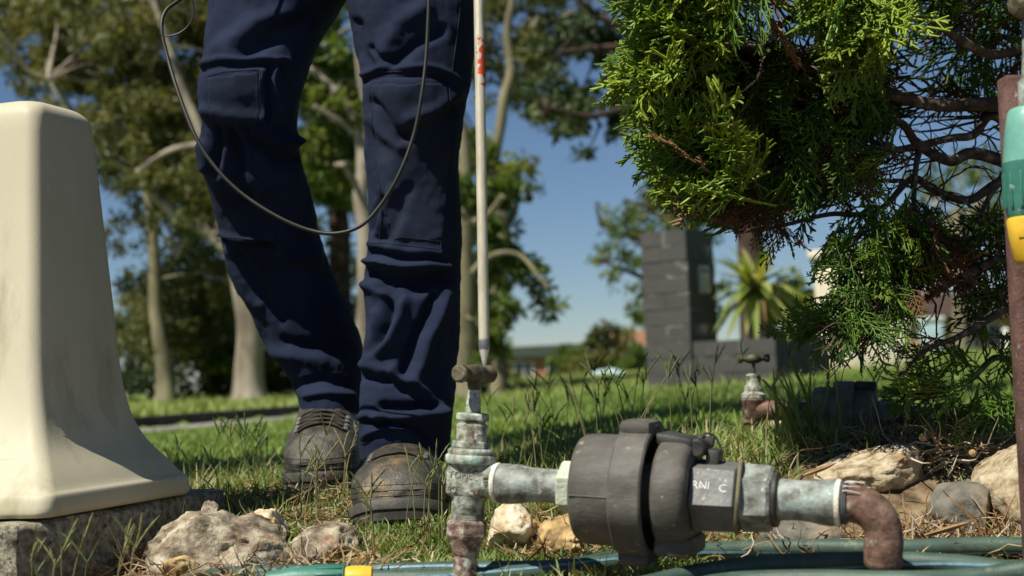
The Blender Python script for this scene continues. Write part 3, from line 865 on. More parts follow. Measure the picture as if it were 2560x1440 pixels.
tree('gum_tree', 'white barked gum tree with a forked pale limb behind the bent leg', 16.5,
     [(618, 1014, 62), (620, 990, 46), (623, 940, 38), (622, 850, 34), (612, 760, 30), (600, 690, 28), (575, 600, 25), (555, 560, 22)],
     [[(590, 640, 20), (520, 580, 17), (450, 540, 16), (400, 500, 15), (330, 430, 14), (285, 395, 12), (200, 300, 9), (120, 200, 6)],
      [(560, 580, 20), (540, 480, 18), (520, 380, 15), (470, 250, 12), (420, 120, 9), (380, 0, 7)],
      [(520, 400, 12), (600, 250, 9), (640, 100, 6), (680, -60, 4)],
      [(330, 440, 10), (420, 380, 8), (520, 355, 7)]],
     [(120, -60), (620, -80), (700, 300), (640, 520), (480, 560), (330, 420), (260, 330), (110, 250)], 92, 74, 400, MAT['gum'], MAT['gum_bark'])
tree('gum_tree', 'olive trunked gum tree at the far left behind the beige pillar', 18.5,
     [(412, 1010, 34), (415, 985, 27), (412, 930, 22), (400, 850, 19), (385, 700, 16), (375, 520, 13), (330, 350, 10), (240, 200, 8), (160, 60, 5)],
     [[(330, 350, 9), (230, 290, 7), (110, 270, 5)], [(240, 200, 8), (90, 190, 7), (30, 120, 6), (-30, 40, 5)], [(300, 260, 7), (290, 100, 6), (270, -40, 4)]],
     [(-60, -60), (420, -60), (520, 300), (560, 560), (640, 700), (640, 860), (320, 880), (290, 480), (240, 260), (40, 190), (-60, 160)], 95, 66, 300, MAT['gum'], MAT['olive_bark'])
tree('gum_tree', 'slender pale gum tree rising between the two legs', 14.5,
     [(920, 1010, 40), (918, 960, 26), (915, 800, 23), (910, 600, 21), (903, 500, 20), (905, 430, 17), (890, 320, 12), (850, 240, 10), (770, 165, 8), (700, 110, 6)],
     [[(905, 440, 12), (915, 330, 10), (900, 190, 9), (890, 60, 7), (880, -80, 5)], [(885, 330, 8), (840, 300, 7), (785, 265, 5)], [(905, 480, 11), (870, 430, 8), (855, 410, 6)]],
     [(700, -60), (960, -60), (960, 300), (930, 420), (860, 470), (760, 480), (720, 300)], 40, 58, 320, MAT['bright'], MAT['gum_bark'])
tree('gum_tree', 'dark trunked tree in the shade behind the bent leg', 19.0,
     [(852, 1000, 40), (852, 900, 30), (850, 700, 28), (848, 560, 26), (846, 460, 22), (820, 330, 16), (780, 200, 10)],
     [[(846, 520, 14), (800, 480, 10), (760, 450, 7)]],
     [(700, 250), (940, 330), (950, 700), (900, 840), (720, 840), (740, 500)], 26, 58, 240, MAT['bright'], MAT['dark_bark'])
tree('gum_tree', 'stout pale trunk gum tree just right of the standing leg', 14.0,
     [(1168, 1010, 48), (1166, 980, 36), (1163, 900, 31), (1162, 780, 28), (1158, 640, 25), (1160, 520, 23), (1165, 440, 18), (1150, 300, 12), (1130, 150, 9)],
     [[(1162, 560, 14), (1215, 540, 10), (1255, 490, 7)], [(1163, 700, 10), (1230, 640, 8), (1300, 640, 6), (1370, 720, 4)]],
     [(1140, 300), (1270, 370), (1330, 380), (1310, 480), (1290, 600), (1350, 680), (1380, 770), (1270, 800), (1230, 860), (1160, 860)], 38, 42, 230, MAT['bright'], MAT['olive_bark'],
     extra=[(1300, 660, 40), (1345, 710, 34), (1372, 765, 26), (1270, 745, 34), (1240, 800, 30), (1190, 900, 40)])
tree('gum_tree', 'thin leaning gum tree right of the white rod', 15.5,
     [(1240, 1000, 22), (1245, 800, 18), (1255, 600, 17), (1240, 400, 15), (1258, 260, 14), (1275, 180, 13), (1270, 60, 11), (1290, -80, 8)],
     [[(1270, 120, 8), (1330, 70, 7), (1420, 40, 5)], [(1250, 600, 10), (1290, 520, 8), (1300, 430, 5)]],
     [(1130, -60), (1380, -60), (1420, 60), (1330, 200), (1310, 300), (1240, 260), (1150, 240)], 32, 56, 210, MAT['gum'], MAT['olive_bark'],
     extra=[(1315, 420, 34), (1330, 470, 26), (1280, 560, 30)])
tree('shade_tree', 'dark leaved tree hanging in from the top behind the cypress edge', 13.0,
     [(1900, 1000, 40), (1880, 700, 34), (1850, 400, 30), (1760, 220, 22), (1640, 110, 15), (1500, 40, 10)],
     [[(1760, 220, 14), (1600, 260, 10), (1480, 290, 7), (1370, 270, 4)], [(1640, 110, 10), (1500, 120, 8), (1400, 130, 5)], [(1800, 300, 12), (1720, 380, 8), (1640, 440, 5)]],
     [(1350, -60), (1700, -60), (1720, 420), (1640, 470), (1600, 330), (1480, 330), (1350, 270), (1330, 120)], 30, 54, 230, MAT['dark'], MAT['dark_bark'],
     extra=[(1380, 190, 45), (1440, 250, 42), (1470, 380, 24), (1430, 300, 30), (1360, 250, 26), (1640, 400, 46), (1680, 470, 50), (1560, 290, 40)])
tree('pine_tree', 'layered green pine standing directly behind the block pillar', 20.0,
     [(1690, 980, 30), (1690, 800, 24), (1680, 600, 18), (1670, 460, 10)],
     [[(1685, 640, 10), (1600, 600, 7), (1500, 560, 4)], [(1685, 740, 10), (1600, 690, 7), (1500, 650, 4)], [(1680, 560, 8), (1620, 520, 6), (1560, 500, 4)]],
     [(1600, 470), (1760, 440), (1780, 820), (1620, 830), (1590, 640)], 22, 52, 260, MAT['bright'], MAT['dark_bark'], L=.1, Wd=.02,
     extra=[(1520, 540, 30), (1560, 570, 30), (1590, 520, 34), (1500, 640, 26), (1540, 620, 36), (1590, 660, 44), (1610, 730, 40), (1600, 590, 34), (1530, 690, 26), (1605, 790, 26)])
tree('street_tree', 'soft green tree seen through the gap in the cypress', 22.0,
     [(2400, 900, 22), (2400, 700, 18), (2390, 520, 14)], [[(2395, 600, 8), (2340, 520, 6)], [(2395, 560, 8), (2460, 500, 6)]],
     [(2280, 420), (2420, 380), (2520, 440), (2560, 650), (2440, 700), (2300, 640)], 20, 60, 200, MAT['bright'], MAT['olive_bark'])

def bush(px, py, d, wpx, hpx, mat, label, n=16, L=.09, nleaf=260, name='bush'):
    b = at(px, d); t = thing(name, label, 'bush', b)
    base = P(px, py, d)
    mb = MB()
    cen = []
    for k in range(n):
        a = rng.uniform(-1, 1); hgt = rng.uniform(.1, 1)
        q = base + np.array([m(wpx, d) * a, rng.uniform(-.5, .5), m(hpx, d) * hgt * math.sqrt(max(.05, 1 - .75 * a * a))])
        cen.append(q)
        V, F = tube(spline([b + rng.normal(0, .03, 3) * np.array([1, 1, 0]), (b + q) / 2 + rng.normal(0, .05, 3), q], 4), np.linspace(.018, .005, 9), 5, False); mb.add(V, F)
    mb.build('stem', MAT['dark_bark'], t, fix=False)
    cen = np.array(cen)
    V, F, T = leaf_cloud(cen, np.full(n, m(min(wpx, hpx) * .55, d)) * rng.uniform(.6, 1.2, n), np.full(n, nleaf), L, L * .3, .2)
    o = link('foliage', make_mesh('foliage', V - np.array(t.location), F, False, None, T), mat, t); o['kind'] = 'stuff'
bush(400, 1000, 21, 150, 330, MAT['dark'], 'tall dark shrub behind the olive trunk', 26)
bush(520, 985, 23, 110, 300, MAT['bright'], 'tall yellow green shrub left of the white gum trunk', 26)
bush(690, 1000, 22, 80, 330, MAT['bright'], 'tall green shrub right of the white gum trunk', 26)
bush(560, 960, 20, 55, 110, MAT['bright'], 'rounded light green bush touching the white gum trunk', 14)
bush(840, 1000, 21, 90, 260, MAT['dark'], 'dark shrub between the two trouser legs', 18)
bush(1190, 1000, 20, 60, 240, MAT['bright'], 'green shrub at the foot of the stout pale trunk', 18)
bush(1250, 985, 30, 60, 70, MAT['gum'], 'low olive bush left of the dark green roof', 12, .14)
bush(1540, 985, 28, 75, 150, MAT['gum'], 'rounded olive bush between the house and the block pillar', 20, .14)
bush(1440, 985, 30, 60, 95, MAT['bright'], 'small green bush in front of the dark green roof', 14, .14)
bush(1600, 985, 26, 40, 100, MAT['bright'], 'narrow bush against the left edge of the block pillar', 12, .12)
bush(2010, 960, 15, 90, 260, MAT['bright'], 'leafy green shrub behind the planter and spiky plant', 20)
bush(-20, 990, 22, 200, 400, MAT['gum'], 'wide shrub hidden mostly by the beige pillar', 18)

#@SECTION_PLANTER
# ------------------------------------------------------------------ block planter with letterbox pillar and spiky plant
def planter():
    d0 = 9.6
    O = P(1945, 985, d0); O[2] = float(G(O[0], O[1])) - .03
    yaw = math.radians(34)
    U = np.array([-math.cos(yaw), math.sin(yaw), 0]); Vv = np.array([math.sin(yaw), math.cos(yaw), 0]); Z = np.array([0, 0, 1.0])
    ax = np.stack([U, Vv, Z])
    t = thing('block_planter', 'dark grey block planter with a tall letterbox pillar on the lawn', 'planter', O)
    ch, bt = .122, .10
    Lf, Ls, pw, pd = 1.0, 0.95, 0.37, .44
    q = lambda a, b, z: O + U * a + Vv * b + Z * z
    topz = P(1840, 846, d0 - .1)[2] - O[2]
    nlow = max(3, round(topz / ch)); ch = topz / nlow
    npil = round((P(1680, 560, d0)[2] - O[2]) / ch)
    # mortar cores
    def core(a0, a1, b0, b1, z1):
        mb = MB(); mb.add(*box(q((a0 + a1) / 2, (b0 + b1) / 2, z1 / 2 - .04), (a1 - a0) / 2 - .007, (b1 - b0) / 2 - .007, z1 / 2 + .03, ax)); mb.build('mortar', MAT['mortar'], t, smooth=False)
    core(0, Lf - pw - .02, 0, bt, topz); core(0, bt, bt + .02, Ls, topz); core(Lf - pw, Lf, 0, pd, npil * ch)
    meshes = []
    for k in range(6):
        V, F = box((0, 0, 0), .5, .5, .5, None, .012)
        V = V + np.array([[nz(v, 5, k * 7) * .006, nz(v, 5, k * 3 + 1) * .02, nz(v, 6, k + 2) * .008] for v in V])
        me = make_mesh('block', V, F, False); me.materials.append(MAT['block']); meshes.append(me)
    rot = Matrix((U, Vv, Z)).transposed()
    def block(a0, a1, b0, b1, z0):
        o = bpy.data.objects.new('block', random.choice(meshes)); C.objects.link(o); o.parent = t
        o.location = Vector(q((a0 + a1) / 2, (b0 + b1) / 2, z0 + ch / 2) - O) + Vector(rng.normal(0, .002, 3))
        o.rotation_euler = rot.to_euler()
        g = .010
        o.scale = (a1 - a0 - g, b1 - b0 - g + rng.uniform(0, .006), ch - g)
    bl = .27
    for r in range(nlow):
        o = 0 if r % 2 else bl / 2
        a = 0.0
        first = True
        while a < Lf - pw - .03:
            e = min(Lf - pw - .004, a + (bl if not (first and r % 2) else bl / 2)); block(a, e, 0, bt, r * ch); a = e; first = False
        b = bt; first = True
        while b < Ls - .03:
            e = min(Ls, b + (bl if not (first and r % 2) else bl / 2)); block(0, bt, b, e, r * ch); b = e; first = False
    for r in range(npil):
        if r % 2:
            block(Lf - pw, Lf - pw / 2, 0, pd, r * ch); block(Lf - pw / 2, Lf, 0, pd, r * ch)
        else:
            block(Lf - pw, Lf, 0, pd / 2, r * ch); block(Lf - pw, Lf, pd / 2, pd, r * ch)
    # letterbox door on the pillar's right face
    zc = (P(1775, 685, d0)[2] - O[2])
    mb = MB(); mb.add(*box(q(Lf - pw - .006, pd * .55, zc), .008, .085, .10, ax, .004)); lb = mb.build('letterbox_door', MAT['grey_panel'], t)
    mb = MB(); mb.add(*box(q(Lf - pw - .016, pd * .55, zc + .06), .003, .06, .008, ax)); mb.build('slot', MAT['dark_plastic'], lb)
    # soil fill
    mb = MB(); mb.add(*box(q((Lf + bt) / 2, (Ls + bt) / 2 + .02, topz / 2 - .06), (Lf - bt) / 2 - .01, (Ls - bt) / 2, topz / 2 - .02, ax)); 
    mb.build('soil', MAT['soil'], t, smooth=False)
    return q, topz
q_, topz_ = planter()

def spiky_plant():
    b = q_(.38, .45, topz_ - .08)
    top = P(1888, 722, b[1])
    t = thing('spiky_plant', 'cordyline with long arching yellow green leaves in the block planter', 'plant', b)
    mb = MB(); V, F = tube(spline([b, (b + top) / 2 + np.array([.015, 0, 0]), top], 6), np.linspace(.055, .04, 13), 12); mb.add(V, F); mb.build('trunk', MAT['olive_bark'], t)
    for k in range(64):
        az = k * 2.39996 + rng.uniform(-.2, .2); el = rng.uniform(-.55, 1.35)
        L = rng.uniform(.32, .50); w = rng.uniform(.024, .036)
        d = np.array([math.cos(az) * math.cos(el), math.sin(az) * math.cos(el), math.sin(el)])
        s = norm(np.cross(d, (0, 0, 1.0)) + 1e-6); up = np.cross(s, d)
        n = 7; rows = []
        for i in range(n):
            u = i / (n - 1)
            c = top + d * L * u - np.array([0, 0, 1]) * (L * .38 * u ** 2.2) * (1.1 if el < .6 else .6)
            ww = w * (0.55 + 1.3 * u * (1 - u) * 1.6) * (1 - u ** 6)
            rows.append([c - s * ww + up * ww * .35, c, c + s * ww + up * ww * .35])
        V = np.array(rows).reshape(-1, 3)
        F = np.array([[i * 3 + j, i * 3 + j + 1, i * 3 + j + 4, i * 3 + j + 3] for i in range(n - 1) for j in range(2)])
        mb = MB(); mb.add(V, [F], float(np.clip(rng.normal(.5, .22), 0, 1))); mb.build('leaf', MAT['yucca'], t, fix=False, angle=None)
    for k in range(9):   # dead hanging leaves
        az = k * .7; c = top - np.array([0, 0, .05])
        d = np.array([math.cos(az) * .14, math.sin(az) * .14, 0])
        V, F = tube(spline([c, c + d - np.array([0, 0, .04]), c + d * 1.25 - np.array([0, 0, .26])], 5), np.linspace(.016, .004, 11), 5, flat=.25)
        mb = MB(); mb.add(V, F); mb.build('dead_leaf', MAT['dry_leaf'], t)
spiky_plant()

def added_shadow_tree():  # tree added out of view, left, to cast the dark band on the lawn
    b = np.array([-3.75, 0.02, 0.0])
    t = thing('gum_tree', 'unseen tree added to cast a trunk shadow across the lawn behind the meter', 'tree', b)
    pts = np.array([b + np.array([.05 * math.sin(z), 0, z]) for z in np.linspace(-.3, 10.5, 30)])
    mb = MB(); mb.add(*tube(pts, np.linspace(.42, .36, 30), 20)); mb.build('trunk', MAT['gum_bark'], t)
    top = pts[-1]; cen = []
    for k in range(9):
        a = k * 2.4; q = top + np.array([math.cos(a) * 1.7, math.sin(a) * 1.7, rng.uniform(1.2, 3)]); cen.append(q)
        mb = MB(); mb.add(*tube(spline([top - np.array([0, 0, .3]), (top + q) / 2 + np.array([0, 0, .3]), q], 5), np.linspace(.16, .03, 11), 8)); mb.build('limb', MAT['gum_bark'], t)
    V, F, T = leaf_cloud(np.array(cen), np.full(9, .9), np.full(9, 500), .14, .03)
    o = link('crown', make_mesh('crown', V - b, F, False, None, T), MAT['gum'], t); o['kind'] = 'stuff'
added_shadow_tree()

#@SECTION_CABINET
# ------------------------------------------------------------------ concrete plinth and beige service pillar
CAB_Y = math.radians(-18)     # right side runs away and slightly right
cU = np.array([math.cos(CAB_Y), math.sin(CAB_Y), 0]); cV = np.array([-math.sin(CAB_Y), math.cos(CAB_Y), 0])
ZP = 0.062
corner = P(118, 1306, 1.62); corner[2] = ZP
def rrect(hx, hy, r, n=8):
    pts = []
    for (sx, sy, a0) in ((1, 1, 0), (-1, 1, 90), (-1, -1, 180), (1, -1, 270)):
        for a in np.linspace(a0, a0 + 90, n):
            pts.append((sx * (hx - r) + r * math.cos(math.radians(a)), sy * (hy - r) + r * math.sin(math.radians(a))))
    return np.array(pts)
def cabinet():
    BW, BD = 0.36, 0.32
    cen = corner - cU * BW / 2 + cV * BD / 2
    t = thing('service_pillar', 'tapered beige plastic service pillar with flared foot on the concrete plinth', 'utility pillar', cen)
    #        z     inset  radius
    prof = [(0.000, .004, .016), (.006, .0, .018), (.022, .002, .018), (.028, .008, .018), (.045, .020, .018), (.075, .042, .018), (.11, .056, .018), (.16, .065, .018),
            (.25, .073, .018), (.36, .083, .018), (.44, .090, .018), (.462, .092, .019), (.478, .095, .020), (.488, .102, .022), (.494, .115, .024), (.497, .14, .03)]
    n = 8; k = 4 * n
    V = []
    for z, ins, r in spline(prof, 3):
        p = rrect(BW / 2 - ins, BD / 2 - ins, r, n)
        # shallow crown of the side faces
        V.append(cen + p[:, :1] * cU + (p[:, 1:] + .06 * z) * cV + np.array([0, 0, z * 1.045]))
    rows = len(V)
    V = np.concatenate(V + [[cen + np.array([0, 0, .5205])]])
    i, j = np.meshgrid(np.arange(rows - 1), np.arange(k), indexing='ij')
    a = (i * k + j).ravel(); b = (i * k + (j + 1) % k).ravel()
    # bolt recess pressed into the foot of the front face
    fx = (V - cen) @ cU; fy = (V - cen) @ cV
    mb = MB(); mb.add(V, [np.stack([a, b, b + k, a + k], 1), np.stack([(rows - 1) * k + np.arange(k), (rows - 1) * k + (np.arange(k) + 1) % k, np.full(k, rows * k)], 1)])
    mb.add(V[:k], [np.stack([np.zeros(k - 2, int), np.arange(2, k), np.arange(1, k - 1)], 1)])
    sh = mb.build('shell', MAT['shell'], t, angle=60)
    bm = bmesh.new(); bm.from_mesh(sh.data); bmesh.ops.remove_doubles(bm, verts=bm.verts, dist=1e-5); bmesh.ops.recalc_face_normals(bm, faces=bm.faces); bm.to_mesh(sh.data); bm.free()
    # scooped bolt recess cut into the front foot
    c0 = cen + cU * (BW / 2 - .118) - cV * (BD / 2 - .012)
    Vc, Fc = lathe([(-.012, .001), (-.0119, .030), (.02, .030), (.05, .027), (.08, .020), (.10, .010), (.106, .001)], c0 + np.array([0, 0, .018]), (0, 0, 1), 32)
    cut = MB().add(Vc, Fc).build('tmp_cut', MAT['shell'])
    bo = sh.modifiers.new('b', 'BOOLEAN'); bo.object = cut; bo.operation = 'DIFFERENCE'; bo.solver = 'EXACT'
    bpy.context.view_layer.update()
    nm_ = bpy.data.meshes.new_from_object(sh.evaluated_get(bpy.context.evaluated_depsgraph_get()))
    sh.modifiers.clear(); bpy.data.objects.remove(cut)
    if len(nm_.polygons) > 200:
        sh.data = nm_; nm_.shade_smooth(); nm_.set_sharp_from_angle(angle=math.radians(50))
    c0 = c0 + np.array([0, 0, .004])
    mb = MB(); mb.add(*lathe(bevprof(0, .010, .009, .0015), c0 - cV * .012 + np.array([0, 0, .004]), (0, 0, 1), 6)); mb.add(*lathe(bevprof(-.003, .001, .013, .0008), c0 - cV * .012 + np.array([0, 0, .004]), (0, 0, 1), 20)); mb.build('bolt', MAT['pipe_grey'], t)
    # concrete plinth
    bc = cen + cV * .03 - cU * .02; bc[2] = 0
    t2 = None
    bm = bmesh.new(); bmesh.ops.create_cube(bm, size=2)
    bmesh.ops.subdivide_edges(bm, edges=list(bm.edges), cuts=24, use_grid_fill=True)
    V = np.array([v.co[:] for v in bm.verts])
    rad = np.sign(V) * np.minimum(np.abs(V), 1)
    W3 = np.stack([V[:, 0] * (BW / 2 + .012), V[:, 1] * (BD / 2 + .075), V[:, 2] * .075], 1)
    # knock the edges off
    e = (np.abs(V) > .985).sum(1)
    W3 = W3 * np.where(e[:, None] >= 2, .982, 1)
    W = bc + W3[:, :1] * cU + W3[:, 1:2] * cV + W3[:, 2:] * np.array([0, 0, 1]) + np.array([0, 0, -.016])
    nn = norm_rows(W3)
    W = W + nn * np.array([[.010 * fbm(p, 22) + .004 * fbm(p, 90)] for p in W])
    W[:, 2] = np.minimum(W[:, 2], ZP - .002)
    bm.verts.index_update()
    F = np.array([[v.index for v in f.verts] for f in bm.faces]); bm.free()
    mb = MB(); mb.add(W, [F])
    o = mb.build('concrete_plinth', MAT['plinth'], None, angle=50)
    tag(o, 'rough concrete plinth under the beige service pillar', 'plinth')
def norm_rows(a):
    return a / (np.linalg.norm(a, axis=1)[:, None] + 1e-9)
cabinet()

#@SECTION_ROCKS
# ------------------------------------------------------------------ rocks of the garden edge
def rock(px, py, d, wpx, hpx, mat, label, seed, depth=None, cuts=9, rough=.10, tilt=0, squash=None, name='garden_rock', subdiv=5, zoff=0):
    c = P(px, py, d); c[2] += zoff
    sx, sz = m(wpx / 2, d), m(hpx / 2, d)
    sy = depth or (sx + sz) / 2
    bm = bmesh.new(); bmesh.ops.create_icosphere(bm, subdivisions=subdiv, radius=1)
    V = np.array([v.co[:] for v in bm.verts])
    F = np.array([[v.index for v in f.verts] for f in bm.faces]); bm.free()
    rs = np.random.default_rng(seed)
    for k in range(cuts + 5):
        nv = norm(rs.normal(0, 1, 3)); h = rs.uniform(.62, .9)
        s = V @ nv; o = np.maximum(s - h, 0)
        V = V - nv * (o * .93)[:, None]
    V = V / np.abs(V).max(0)
    r = np.array([1 + rough * .8 * fbm(v, 1.3, seed) + rough * .45 * fbm(v, 4, seed + 3) + rough * .30 * abs(fbm(v, 9, seed + 5)) + .012 * fbm(v, 26, seed + 8) for v in V])
    V = V * r[:, None] * np.array([sx, sy, sz])
    ct, st = math.cos(tilt), math.sin(tilt)
    V = np.stack([V[:, 0] * ct - V[:, 2] * st, V[:, 1], V[:, 0] * st + V[:, 2] * ct], 1)
    mb = MB(); mb.add(V + c, [F])
    V, F, T = mb.arrays()
    o = link(name, make_mesh(name, V - c, F, True), mat, None, Vector(c))
    return tag(o, label, 'rock', 'rocks edging the garden bed')
rock(560, 1402, 1.74, 350, 235, MAT['rock_pink'], 'large pitted pinkish rock beside the concrete plinth', 3, .09, 10, .16)
rock(527, 1282, 1.78, 46, 60, MAT['rock_pink'], 'small upright pink stone behind the large pitted rock', 14, .02, 8, .10)
rock(668, 1330, 1.82, 120, 110, MAT['rock_cream'], 'yellowish lichened rock between the plinth and the boots', 17, .05, 8, .14)
rock(700, 1412, 1.72, 150, 90, MAT['rock_grey'], 'low dirty grey stone wedged right of the large pitted rock', 83, .05, 8, .10, -.1)
rock(450, 1415, 1.68, 120, 70, MAT['rock_yellow'], 'small brownish stone against the concrete plinth', 89, .04, 8, .12)
rock(905, 1405, 1.74, 110, 60, MAT['rock_yellow'], 'small brown stone sunk in the grass below the front boot', 97, .04, 8, .12)
rock(815, 1375, 1.78, 210, 130, MAT['rock_pink'], 'flat reddish rock left of the front boot toe', 23, .08, 9, .12, .12)
rock(1280, 1325, 1.76, 160, 150, MAT['rock_cream'], 'cream and ochre rock right of the riser pipe', 31, .06, 9, .12)
rock(1412, 1345, 1.74, 140, 120, MAT['rock_yellow'], 'ochre rock half hidden behind the black meter body', 37, .06, 8, .12)
rock(2185, 1180, 1.95, 310, 120, MAT['rock_sand'], 'pale sandstone slab with dark hollow behind the brown elbow', 41, .08, 8, .13, .16)
rock(2230, 1275, 1.93, 320, 150, MAT['rock_grey'], 'mottled grey rock under the sandstone slab', 43, .06, 8, .08)
rock(2405, 1285, 1.80, 190, 170, MAT['rock_grey'], 'smooth rounded grey stone beside the tan boulder', 47, .07, 5, .04)
rock(2560, 1225, 1.78, 210, 270, MAT['rock_sand'], 'rough tan boulder at the foot of the brown stake', 53, .11, 8, .12)
rock(2010, 1345, 1.72, 210, 110, MAT['rock_grey'], 'low grey stone below the right pipe', 59, .07, 7, .06)
rock(1000, 1385, 1.98, 260, 110, MAT['rock_pink'], 'brown rock in the shadow under the front boot', 61, .08, 8, .10)
rock(2000, 1108, 2.28, 90, 50, MAT['rock_cream'], 'pale stone in the grass before the second meter', 67, .03, 8, .10)
rock(1965, 1075, 2.55, 170, 70, MAT['rock_sand'], 'tan stone under the second meter pipe', 71, .05, 8, .12)
rock(2330, 1100, 2.4, 160, 70, MAT['rock_sand'], 'brown stone shaded by the cypress near the second meter', 73, .06, 8, .12)

def fallen_leaf(px, py, d, L, az, label):
    c = P(px, py, d); c[2] = max(c[2], float(G(c[0], c[1])) + .006)
    dv = np.array([math.cos(az), math.sin(az) * .5, .25]); dv = norm(dv); s = norm(np.cross(dv, (0, 0, 1.0)))
    rows = []
    for i in range(9):
        u = i / 8; w = L * .16 * math.sin(math.pi * min(1, u * .98 + .02)) ** .8 + .0003
        cc = c + dv * L * (u - .5) + np.array([0, 0, .25 * L * (u - .5) ** 2])
        rows.append([cc - s * w + np.array([0, 0, w * .5]), cc, cc + s * w + np.array([0, 0, w * .6])])
    V = np.array(rows).reshape(-1, 3); F = np.array([[i * 3 + j, i * 3 + j + 1, i * 3 + j + 4, i * 3 + j + 3] for i in range(8) for j in range(2)])
    mb = MB(); mb.add(V, [F]); o = mb.build('fallen_leaf', MAT['dry_leaf']); o.modifiers.new('s', 'SOLIDIFY').thickness = .0006
    tag(o, label, 'leaf', 'fallen dry leaves')
fallen_leaf(2050, 1180, 1.84, .05, .5, 'curled brown leaf lying above the right pipe')
fallen_leaf(2370, 1330, 1.62, .055, -.1, 'flat tan leaf at the edge of the hose')
for (px, py, d, lab) in ((2305, 1103, 1.9, 'yellow seed nut in the straw heap'), (2430, 1142, 1.85, 'pale yellow nut right of the root heap')):
    c = P(px, py, d); mb = MB(); V, F = lathe([(0, .0004), (.001, .003), (.004, .0052), (.007, .005), (.0095, .002), (.010, .0004)], c, (.3, .2, 1), 12); mb.add(V, F)
    tag(mb.build('seed_nut', MAT['rock_yellow']), lab, 'seed nut')

#@SECTION_METER
# ------------------------------------------------------------------ water meter assembly
DV = 1.55
def text_mesh(txt, size, depth):
    cu = bpy.data.curves.new('txt', 'FONT'); cu.body = txt; cu.size = size; cu.extrude = depth; cu.align_x = 'CENTER'; cu.align_y = 'CENTER'; cu.resolution_u = 2
    o = bpy.data.objects.new('txt', cu); C.objects.link(o)
    bpy.context.view_layer.update()
    me = bpy.data.meshes.new_from_object(o.evaluated_get(bpy.context.evaluated_depsgraph_get()))
    bpy.data.objects.remove(o); bpy.data.curves.remove(cu)
    return me
def put_text(txt, size, depth, pos, right, up, mat, parent, name):
    me = text_mesh(txt, size, depth); me.materials.clear()
    r = norm(right); u = norm(up - r * np.dot(up, r)); nrm = np.cross(r, u)
    o = link(name, me, mat, parent)
    M3 = Matrix((r, u, nrm)).transposed()
    o.rotation_euler = M3.to_euler()
    o.location = Vector(pos) - parent_world(parent)
    return o

def tap_assembly(t, sc, topc, botc, d, px0, handle_dir, mats, low=True, body=True):
    """vertical stack of a stop tap. list entries in photo pixels are given for the front tap."""
    pass

